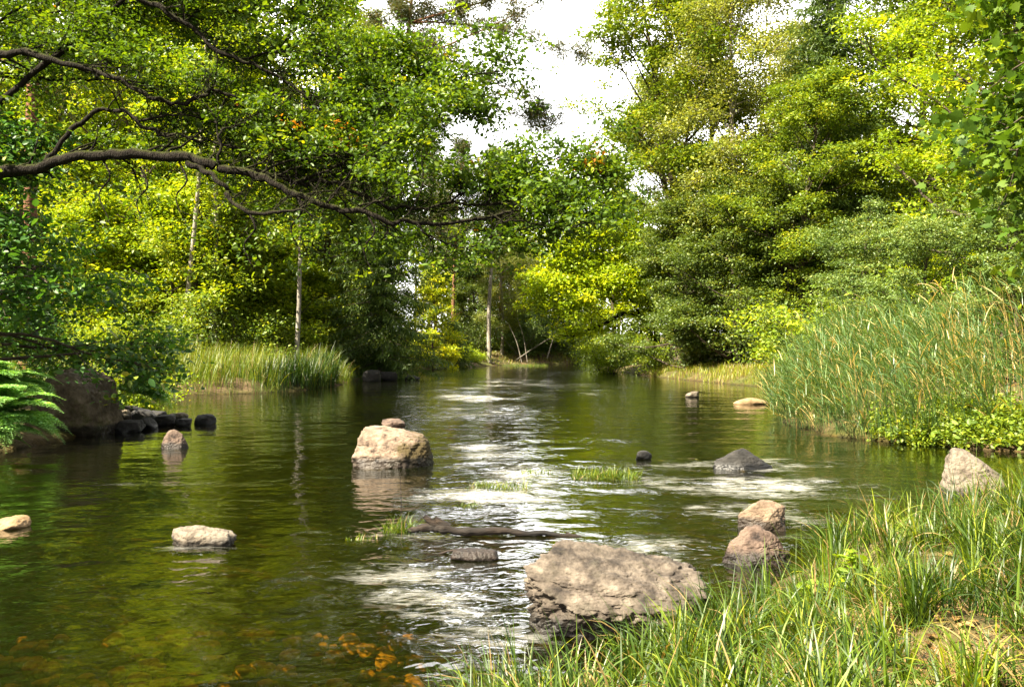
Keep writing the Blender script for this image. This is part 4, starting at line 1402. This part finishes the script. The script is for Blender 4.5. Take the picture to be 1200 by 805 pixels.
def herbs():
    """leafy waterside weeds in front of the reeds."""
    rng = np.random.default_rng(111)
    x, y, d = scatter(rng, 1300, 7.4, 12.5, 14.2, 18, lambda x, y, d: (d > -.25) & (d < 1.9))
    C = []
    for a, b in zip(x, y):
        h = rng.uniform(.1, .75) * rng.uniform(.4, 1)
        z = max(gz(a, b), 0)
        for q in range(7):
            C.append((a + rng.normal(0, .07), b + rng.normal(0, .07), z + h * rng.uniform(.15, 1)))
    V, Fc, T = clumps(rng, np.array(C), 4, .06, .085, tint0=.5, tpl=OVATE, flat=.8, droop=.4)
    tag(obj('waterside_weeds', mesh('waterside_weeds', V, [Fc], M['green'], {'tint': T})), 'leafy green weeds along the water in front of the reeds', 'weeds', kind='stuff')


herbs()


# ------------------------------------------------------------------ ferns, broad-leaved plants, tufts in the stream
def fern(label, x, y, n, L, seed, z=None, heading=None):
    rng = np.random.default_rng(seed)
    C, D, S, lines = [], [], [], []
    z = gz(x, y) if z is None else z
    parts = []
    for i in range(n):
        az = rng.uniform(0, 2 * PI) if heading is None else rng.normal(heading, .75)
        l = L * rng.uniform(.75, 1.15)
        el = rng.uniform(.45, 1.15)
        P, T = pline(rng, (x + rng.normal(0, .08), y + rng.normal(0, .08), z), (math.cos(az) * math.cos(el), math.sin(az) * math.cos(el), math.sin(el)), l, 14, .02, (0, 0, -.115))
        lines.append((P, np.linspace(.006, .002, 15)))
        sd = nrm(np.cross(T, (0, 0, 1)))
        for k in np.arange(2, 14.01, .5):
            q = int(min(k, 13))
            p = P[q] + (P[q + 1] - P[q]) * (k - q) if q < 14 else P[14]
            u = (k - 2) / 12
            pl = l * .3 * math.sin(PI * (.18 + .82 * u) ** .8) * (1 - .25 * u) + .01
            for s in (-1, 1):
                d = nrm(sd[q] * s + T[q] * .45 + np.array([0, 0, -.15]))
                m = max(3, int(pl / .022))
                for j in range(m):
                    v = (j + .5) / m
                    w = np.cross(d, T[q])
                    for s2 in (-1, 1):
                        C.append(p + d * pl * v)
                        D.append(nrm(T[q] * s2 + d * .6))
                        S.append(max(.012, pl * .26 * (1 - v * .8)))
    C, D, S = np.array(C), np.array(D), np.array(S)
    V, Fc, Tn = leaf_arrays(rng, C, S * 1.15, out=D * 9, flat=3.2, droop=.1, tint=.5 + rng.normal(0, .1, len(C)), tpl=DIAMOND)
    e = tag(empty('fern', (0, 0, 0)), label, 'fern')
    obj('fronds', mesh('fronds', V, [Fc], M['fern'], {'tint': Tn}), e)
    V, Fc = tubes(lines, 4)
    obj('stalks', mesh('stalks', V, [Fc], M['fern'], {'tint': np.full(len(V), .4)}), e)


fern('bright bracken fern drooping to the water at the left edge', -9.55, 15.5, 18, 1.45, 121, .55, .0)
fern('upright bracken fern above the drooping one at the left edge', -9.9, 16.0, 14, 1.5, 122, 1.15, .1)
fern('low bracken fern touching the water below the mossy boulder', -9.35, 15.2, 12, 1.0, 123, .25, -.3)
fern('fern hanging past the right flank of the mossy boulder', -9.4, 20.6, 10, 1.3, 124, .75, -.1)


def broadleaf(label, x, y, n, h, lsize, seed, name='broadleaf_plant'):
    rng = np.random.default_rng(seed)
    z = gz(x, y)
    C, D, lines = [], [], []
    for i in range(n):
        az = rng.uniform(0, 6.28)
        P, T = pline(rng, (x + rng.normal(0, .04), y + rng.normal(0, .04), z), (.25 * math.cos(az), .25 * math.sin(az), 1), h * rng.uniform(.7, 1.1), 6, .06)
        lines.append((P, np.linspace(.004, .002, 7)))
        for k in range(1, 7):
            for s in range(3):
                a = rng.uniform(0, 6.28)
                C.append(P[k])
                D.append((math.cos(a), math.sin(a), .15))
    C, D = np.array(C), np.array(D)
    V, Fc, T = leaf_arrays(rng, C, lsize, out=D * 4, flat=1.6, droop=.1, tint=.5 + rng.normal(0, .12, len(C)), tpl=OVATE)
    e = tag(empty(name, (0, 0, 0)), label, 'plant')
    obj('leaves', mesh('leaves', V, [Fc], M['yellowgreen'], {'tint': T * .75}), e)
    V, Fc = tubes(lines, 4)
    obj('stems', mesh('stems', V, [Fc], M['fern'], {'tint': np.full(len(V), .5)}), e)


broadleaf('light-green broad-leaved weed in the near grass below the two pink stones', 2.3, 5.75, 7, .38, .085, 131)
broadleaf('small broad-leaved weed in the grass behind the large pale rock', 1.9, 5.4, 5, .25, .07, 132)


def tuft(label, px0, px1, py, n, h, seed, name='grass_tuft'):
    rng = np.random.default_rng(seed)
    Y = ywater(py)
    x0, x1 = at(px0, Y), at(px1, Y)
    m = n
    m = int(n * 1.3)
    g = np.clip(rng.normal(0, 1, (m, 2)), -1.5, 1.5) + rng.normal(0, .12, (m, 2))
    x = (x0 + x1) / 2 + g[:, 0] * (x1 - x0) * .26
    y = Y + g[:, 1] * .14 * max(.3, (x1 - x0))
    B = np.stack([x, y, np.full(m, -.04)], 1)
    V, Fq, T = blades(B, rng.uniform(h * .4, h * 1.1, m), rng.uniform(.005, .011, m), rng.uniform(0, 6.28, m), rng.uniform(0, .9, m), rng.uniform(.2, 1.4, m), grass_tint(rng, m, .42, .12, .06), 4, rng)
    o = tag(obj(name, mesh(name, V, [Fq], M['grass'], {'tint': T})), label, 'grass tuft')


tuft('widest green grass tuft standing in the riffle right of midstream', 665, 752, 560, 700, .22, 141)
tuft('flat straggly grass tuft in the current behind the log', 545, 625, 571, 380, .16, 142)
tuft('thin dark tuft between the two larger tufts in the riffle', 608, 650, 554, 120, .12, 143)
tuft('tiny bright tuft in the current just behind the log', 536, 568, 594, 70, .12, 144)
tuft('small green tuft growing at the left end of the log', 448, 486, 624, 150, .24, 145)
tuft('sparse tuft left of the log end in the broken water', 404, 446, 632, 60, .12, 146)
tuft('grassy islet at the far shore under the whitish stems', 585, 645, 429, 1500, .5, 147)
tuft('pale grass tuft at the far end of the left shore in the water', 495, 560, 440, 900, .6, 148)


# ------------------------------------------------------------------ stones
def rock(name, label, x, y, z, size, mat, seed, planes=12, rough=.05, sub=5, rz=0.0, pts=None, sink=.25, group=None, sharp=14, cat='rock', rfreq=2.2, hull=None):
    """convex stone cut by random planes, worn at its edges and pitted; z is its foot."""
    rng = np.random.default_rng(seed)
    bm = bmesh.new()
    bmesh.ops.create_icosphere(bm, subdivisions=sub, radius=1)
    V = np.array([v.co[:] for v in bm.verts])
    Fc = np.array([[v.index for v in f.verts] for f in bm.faces])
    bm.free()
    if hull is not None:
        hb = bmesh.new()
        hv = np.array(hull, float) * np.array([1, 1, 2.0]) - np.array([0, 0, 1.0])
        for p in hv:
            hb.verts.new(p)
        bmesh.ops.convex_hull(hb, input=hb.verts)
        cen = hv.mean(0)
        cen[2] = -.15
        nn = np.array([f.normal[:] for f in hb.faces])
        dd = np.array([np.dot(np.array(f.verts[0].co[:]) - cen, f.normal[:]) for f in hb.faces])
        nn = np.where(dd[:, None] < 0, -nn, nn)
        dd = np.abs(dd)
        hb.free()
    elif pts is None:
        nn = nrm(rng.normal(0, 1, (planes, 3)))
        nn = np.vstack([nn, [(0, 0, 1), (1, 0, .1), (-1, 0, .1), (0, 1, .1), (0, -1, .1), (0, 0, -1)]])
        dd = np.concatenate([rng.uniform(.72, 1.0, planes), [.95, 1, 1, 1, 1, 1]])
    else:
        nn = nrm(np.array([p[:3] for p in pts], float))
        dd = np.array([p[3] for p in pts], float)
    q = np.maximum(V @ nn.T, 1e-4) / dd
    r = 1 / (q ** sharp).sum(1) ** (1 / sharp)
    P = V * r[:, None]
    if hull is None:
        P[:, 2] = np.maximum(P[:, 2], -1)
    if hull is not None:
        P = P + cen
    lo, hi = P.min(0), P.max(0)
    P = (P - (lo + hi) / 2) / (hi - lo) * 2
    n1 = fbm(P * rfreq + seed, 6, seed, .62)
    rid = np.minimum(np.abs(fbm(P * rfreq * 1.3 + 9 + seed, 5, seed + 7, .55)), .45) * 2.2 - .6
    P = P * (1 + rough * n1 + rough * .7 * rid)[:, None]
    S = np.array(size) * .5
    tot = S[2] * 2
    P = P * S
    P[:, 2] += S[2] - sink * tot
    P[:, 2] = np.maximum(P[:, 2], -sink * tot)
    me = mesh(name, P, [Fc], M[mat], None, True)
    o = tag(obj(name, me), label, cat, group)
    o.location = (x, y, z)
    o.rotation_euler = (0, 0, rz)
    return o


def rpx(name, label, px0, px1, pyt, pyb, mat, seed, depth=.9, dy=0.0, **k):
    """a stone standing in the water, spanning px0-px1 and pyt-pyb of the photo."""
    Y = ywater(pyb)
    w = (px1 - px0) / F * Y
    yc = Y + depth * w * .42
    s = yc / Y
    h = (pyb - pyt) / F * Y * 1.02
    sink = k.pop('sink', .25)
    return rock(name, label, at((px0 + px1) / 2, yc), yc, dy, (w * s, w * depth, h / (1 - sink)), mat, seed, sink=sink, **k)


rpx('boulder', 'large angular pale boulder with dark underside beside the near grass', 620, 824, 656, 750, 'rock_big', 201, .62, sub=7, rough=.085, rfreq=2.6, sharp=60, sink=.06,
    hull=[(-0.75, 0.3, 1), (-0.4, 0.5, 1.0), (0.2, 0.5, 0.9), (0.95, 0.4, 0.74), (-0.97, -0.5, 0.62), (-0.5, -0.95, 0.4), (0, -1, 0.4), (0.5, -1, 0.42), (0.95, -0.5, 0.48), (-0.9, -0.4, 0), (-0.4, -0.75, 0), (0.4, -0.8, 0), (0.9, 0, 0), (-0.7, 0.8, 0), (0.7, 0.8, 0), (-1, -0.2, 0.78), (-0.97, 0.1, 0.3)])
rpx('boulder', 'rounded pinkish boulder with brown moss standing in midstream', 416, 508, 503, 548, 'rock_mid', 202, .8, sub=6, rough=.05, rfreq=3, sharp=36, sink=.1,
    hull=[(-0.8, -0.35, 0.93), (0.1, -0.45, 0.8), (0.55, -0.4, 0.72), (-0.7, 0.5, 1), (0.3, 0.6, 0.88), (0.65, 0.4, 0.8), (0.8, -0.3, 0.62), (0.85, 0.4, 0.6), (-1, -0.5, 0), (-0.6, -1, 0), (0.4, -1, 0), (0.95, -0.6, 0), (1, 0.5, 0), (-0.95, 0.6, 0), (0, 1, 0), (-0.93, -0.7, 0.4), (0.3, -0.95, 0.4)])
rock('rock', 'small reddish stone lying on top of the midstream boulder', at(461, 14.1), 14.1, .53, (.4, .3, .2), 'rock_pink', 203, 8, .06, 4, .3, sink=.2)
rpx('rock', 'low whitish rounded stone alone in the dark water left of the log', 204, 275, 622, 641, 'rock_pale', 204, .75, rough=.08, sink=.5, sharp=9)
rpx('rock', 'small pink pointed stone in calm water near the mossy boulder', 190, 222, 504, 526, 'rock_pink', 205, .8, sub=5, rough=.04, rfreq=3, sharp=50, sink=.15,
    hull=[(-1, -0.4, 0), (-0.3, -1, 0), (0.6, -0.9, 0), (1, 0, 0), (0.4, 1, 0), (-0.8, 0.7, 0), (-0.5, -0.3, 0.9), (-0.1, -0.1, 1), (0.5, -0.1, 0.75), (0.9, 0, 0.25), (-0.85, -0.5, 0.4)])
rpx('boulder', 'big brown mossy boulder at the left water edge under the hazel', 38, 130, 434, 512, 'rock_brown', 206, .9, sub=6, rough=.07, rfreq=1.3, sink=.1, sharp=9,
    pts=[(-.2, -.2, 1, .85), (.55, -.2, .85, .82), (-.9, -.2, .5, .9), (0, -1, .4, .85), (.35, -.9, -.4, .85), (1, -.1, .1, .95), (0, 1, .2, .95), (0, 0, -1, .9), (-1, -.3, -.3, .9)])
rpx('rock', 'black wet wedge-shaped rock in the riffle right of midstream', 834, 904, 528, 551, 'rock_dark', 207, .6, sub=6, rough=.05, rfreq=3, sharp=60, sink=.12,
    hull=[(-1, -0.5, 0), (0, -1, 0), (1, -0.4, 0), (0.8, 0.6, 0), (-0.7, 0.7, 0), (-0.9, -0.1, 0.45), (-0.2, -0.3, 0.95), (0.1, 0, 1), (0.3, -0.4, 0.6), (0.95, -0.2, 0.25)])
rpx('rock', 'little black stone breaking the riffle left of the wedge-shaped rock', 745, 764, 529, 539, 'rock_dark', 208, .7, sub=4)
rpx('rock', 'pinkish stone, the upper of a pair in the white riffle', 862, 920, 590, 620, 'rock_warm', 209, .8, sub=6, rough=.04, rfreq=3.5, sharp=60, sink=.12,
    hull=[(-1, -0.4, 0), (-0.2, -1, 0), (0.8, -0.8, 0), (1, 0.3, 0), (0.3, 1, 0), (-0.7, 0.6, 0), (-0.9, -0.3, 0.3), (-0.1, -0.3, 0.95), (0.1, 0.3, 1), (0.5, 0, 0.97), (0.93, -0.1, 0.8), (0.98, 0.2, 0.5), (0.3, -0.8, 0.7), (-.95, -.3, .55), (-.5, -.4, .85)])
rpx('rock', 'pinkish angular stone, the lower of a pair beside the near grass', 842, 928, 622, 664, 'rock_pink', 210, .7, sub=6, rough=.06, rfreq=3.5, sharp=60, sink=.12,
    hull=[(-1, -0.3, 0), (-0.5, -0.9, 0), (0.4, -1, 0), (1, -0.3, 0), (0.9, 0.6, 0), (-0.6, 0.8, 0), (0.9, -0.2, 0.35), (-0.3, -0.1, 0.93), (0.1, 0.2, 1.0), (0.2, -0.2, 0.95), (0.55, -0.2, 0.75), (-0.72, -0.2, 0.55), (0.1, -0.75, 0.5)])
rpx('boulder', 'pale angular boulder with a grey front at the tip of the near bank', 1105, 1184, 531, 582, 'rock_pale', 211, .8, sub=6, rough=.045, rfreq=3, sharp=60, sink=.1,
    hull=[(-1, -0.3, 0), (-0.85, -0.9, 0), (0.6, -1, 0), (1.2, -0.2, 0), (1, 0.7, 0), (-0.8, 0.7, 0), (-0.7, -0.25, .95), (-0.5, 0.3, 1), (-.2, -.15, .97), (-.15, .35, .95), (-0.92, -0.5, 0.55), (0, -0.6, 0.72), (0.75, -0.4, 0.5), (0.8, 0.3, 0.55), (1.1, 0, 0.25)])
rpx('rock', 'orange-tinged flat stone cut by the left frame edge', -14, 32, 609, 620, 'rock_tan', 212, .8, sink=.5)
rpx('rock', 'reddish low stone awash just in front of the log', 528, 584, 647, 658, 'rock_pink', 213, .5, sink=.4, sub=4)
rpx('rock', 'dark stone off the end of the pebble spit on the left', 229, 254, 486, 497, 'rock_dark', 214, .7, sub=4)
rpx('rock', 'dark rounded rock at the foot of the far left grass bank', 446, 466, 436, 446, 'rock_dark', 215, .8, sub=4)
rpx('rock', 'dark flat rock in the water right of the grass bank end', 474, 492, 440, 445.5, 'rock_dark', 216, .7, sub=4)
rpx('rock', 'dark rock half hidden in grass at the grass bank end', 425, 446, 434, 447, 'rock_dark', 217, .8, sub=4)
rpx('rock', 'tan low sandbar stone in the calm water before the reeds', 860, 900, 466.5, 474, 'rock_tan', 218, .5, sink=.4, sub=4, sharp=8)
rpx('rock', 'small white stone alone in calm water by the far right shore', 803, 820, 459, 466, 'rock_pale', 219, .7, sub=4)
rpx('rock', 'pale stone at the waterline of the river bend', 562, 580, 424.5, 428.5, 'rock_pale', 220, .6, sub=4)

rngp = np.random.default_rng(230)
spit = [(126, 506, 30, 16, 'lying against the boulder foot'), (150, 507, 34, 14, 'below the orange leaves'), (172, 503, 28, 13, 'in the middle front of the spit'), (140, 495, 30, 14, 'behind the boulder-side stone'), (166, 494, 34, 13, 'on the back of the spit'),
        (190, 499, 30, 12, 'near the outer half of the spit'), (206, 497, 28, 12, 'next to last toward open water'), (216, 500, 18, 9, 'last toward open water'), (184, 491, 24, 9, 'topmost at the back'), (158, 486, 26, 10, 'highest by the grass'), (132, 484, 26, 12, 'touching the boulder flank')]
for i, (px, py, w, h, where) in enumerate(spit):
    rpx('rock', 'dark wet stone of the pebble spit, ' + where, px - w / 2, px + w / 2, py - h, py, 'rock_dark' if i % 3 else 'rock_brown', 231 + i, .8, sub=4, group='dark stones of the spit by the boulder', rough=.08)

# amber stones of the bed, seen through the shallow water
protos = []
rngb = np.random.default_rng(260)
for i in range(230):
    x, y = rngb.uniform(-4.2, -.55), rngb.uniform(4.4, 5.8)
    s = rngb.uniform(.04, .16)
    z = max(gz(x, y), -.15)
    if i < 6:
        o = rock('bed_stone', 'amber stone on the shallow river bed under clear water', 0, 0, 0, (1, .8, .5), 'rock_amber', 261 + i, 8, .05, 4, 0, sink=.2, group='amber stones under the shallow water', sharp=7)
        protos.append(o)
    else:
        o = protos[i % 6].copy()
        COL.objects.link(o)
    o.location = (x, y, z)
    o.rotation_euler = (0, 0, rngb.uniform(0, 6.28))
    o.scale = (s, s, s)


# ------------------------------------------------------------------ the sunken log
def log():
    rng = np.random.default_rng(300)
    rows = [(478, 626, .02), (490, 624, .036), (502, 622, .046), (512, 622, .05), (525, 623, .048), (548, 626, .044), (585, 629, .038), (620, 630, .032), (655, 632, .026), (684, 634, .014)]
    P = np.array([(at(px, 8.45 - .12 * i / 9), 8.45 - .12 * i / 9, zat(py, 8.45) + .04 + (.03 if i > 5 else 0), r * .9) for i, (px, py, r) in enumerate(rows)])
    P = smooth_path(P, 6)
    P[:, 2] += .012 * fbm(np.stack([np.arange(len(P)) * .4, np.zeros(len(P)), np.zeros(len(P))], 1), 2, 3)
    P[:, 3] *= 1 + .18 * fbm(np.stack([np.arange(len(P)) * .6, np.ones(len(P)), np.zeros(len(P))], 1), 2, 5)
    V, Fc = tubes([(P[:, :3], P[:, 3])], 12)
    V = V + (fbm(V * 22, 3, 8) * .007)[:, None] * nrm(rng.normal(0, 1, (1, 3)))
    root = tag(empty('log', (0, 0, 0)), 'dark half-sunken log with broken stubs across the stream', 'log')
    obj('stem', mesh('log_stem', V, [Fc], M['log'], None, True), root)

    def z(py):
        return zat(py, 8.45) + .045
    for rows in ([(512, 622, .045), (504, 615, .035), (497, 609, .024)], [(526, 623, .05), (516, 617, .04), (510, 611, .022)], [(664, 636, .03), (668, 632, .022), (663, 628, .006)]):
        P = np.array([(at(px, 8.42), 8.42, z(py), r) for px, py, r in rows])
        V, Fc = tubes([(smooth_path(P, 4)[:, :3], smooth_path(P, 4)[:, 3])], 8)
        obj('broken_stub', mesh('broken_stub', V, [Fc], M['log'], None, True), root)
    e = obj('twig', mesh('twig', *(lambda t: (t[0], [t[1]]))(tubes([(smooth_path(np.array([(at(470, 9.4), 9.4, -.05), (at(470, 9.4), 9.4, .2), (at(469, 9.4), 9.4, .42), (at(472, 9.4), 9.4, .5)]), 4), np.linspace(.005, .002, 13))], 5)), M['log']))
    tag(e, 'thin bare twig standing upright in the water below the midstream boulder', 'twig')
    V, Fc = tubes([(smooth_path(np.array([(at(x, 7.6), 7.6, zz) for x, zz in ((505, -.03), (530, .03), (560, .015), (590, .0), (612, -.03))]), 4), np.linspace(.012, .005, 17))], 6)
    tag(obj('branch', mesh('branch', V, [Fc], M['log'], None, True)), 'thin dark branch lying in the water beside the reddish stone', 'branch')


log()


# leaning whitish stems at the far bend
for i, (x0, y0, x1, y1, r, lab) in enumerate([(641, 415, 655, 370, .09, 'whitish stem leaning right at the bend below the maple'), (612, 422, 596, 380, .07, 'whitish stem leaning left among the far willow leaves'), (618, 419, 606, 372, .06, 'thin whitish upright stem beside the left-leaning one'),
                                               (600, 420, 660, 388, .07, 'fallen pale trunk slanting across the earth slope at the bend')]):
    Y = 117
    P = smooth_path(np.array([(at(x0, Y), Y, zat(y0, Y) - .6, r), (at((x0 + x1) / 2 + 1.5, Y), Y, zat((y0 + y1) / 2, Y), r * .85), (at(x1, Y), Y, zat(y1, Y), r * .6)]), 5)
    V, Fc = tubes([(P[:, :3], P[:, 3])], 7)
    tag(obj('leaning_stem', mesh('leaning_stem', V, [Fc], M['pale_bark'], None, True)), lab, 'tree stem')

# ------------------------------------------------------------------ sky, sun, camera
SUN_DIR = Vector((-.56, -.36, .76)).normalized()
el = math.asin(SUN_DIR.z)
az = math.atan2(SUN_DIR.x, SUN_DIR.y)
w = bpy.data.worlds.new('World')
SC.world = w
w.use_nodes = True
nt = w.node_tree
nt.nodes.clear()
L = nt.links.new
out = nt.nodes.new('ShaderNodeOutputWorld')
bg = nt.nodes.new('ShaderNodeBackground')
sky = nt.nodes.new('ShaderNodeTexSky')
sky.sky_type = 'NISHITA'
sky.sun_disc = False
sky.sun_elevation = el
sky.sun_rotation = az
sky.dust_density = 4
sky.air_density = 1.0
tc = nt.nodes.new('ShaderNodeTexCoord')
cn = nt.nodes.new('ShaderNodeTexNoise')
cn.inputs['Scale'].default_value = 2.2
cn.inputs['Detail'].default_value = 6
L(tc.outputs['Generated'], cn.inputs['Vector'])
cr = ramp(nt, [(.3, .7), (.6, 1.0)], cn.outputs[0])
vd = nt.nodes.new('ShaderNodeVectorMath')
vd.operation = 'DOT_PRODUCT'
L(tc.outputs['Generated'], vd.inputs[0])
vd.inputs[1].default_value = Vector((.02, .92, .4)).normalized()
cl = ramp(nt, [(.45, (1.9, 1.9, 1.9)), (.95, (14, 13.8, 13.2))], vd.outputs['Value'])
mx = nt.nodes.new('ShaderNodeMixRGB')
L(cr.outputs[0], mx.inputs[0])
L(sky.outputs[0], mx.inputs[1])
L(cl.outputs[0], mx.inputs[2])
L(mx.outputs[0], bg.inputs[0])
bg.inputs[1].default_value = .09
L(bg.outputs[0], out.inputs[0])

sd = bpy.data.lights.new('sun', 'SUN')
sd.energy = 5
sd.angle = math.radians(.5)
sd.color = (1, .9, .7)
so = bpy.data.objects.new('sun', sd)
COL.objects.link(so)
so.rotation_euler = (-SUN_DIR).to_track_quat('-Z', 'Y').to_euler()

cam = bpy.data.cameras.new('camera')
cam.lens = 30
cam.sensor_width = 36
cam.shift_y = (HY - 402.5) / 1200
cam.clip_end = 2000
co = bpy.data.objects.new('camera', cam)
COL.objects.link(co)
co.location = (0, 0, CH)
co.rotation_euler = (PI / 2, 0, 0)
SC.camera = co

SC.render.engine = 'CYCLES'
c = SC.cycles
c.max_bounces = 7
c.diffuse_bounces = 2
c.glossy_bounces = 3
c.transmission_bounces = 4
c.transparent_max_bounces = 6
c.caustics_reflective = False
c.caustics_refractive = False
c.sample_clamp_indirect = 4
c.use_denoising = True
SC.view_settings.view_transform = 'Standard'
SC.view_settings.look = 'None'
SC.view_settings.gamma = 1
SC.view_settings.exposure = 2.38
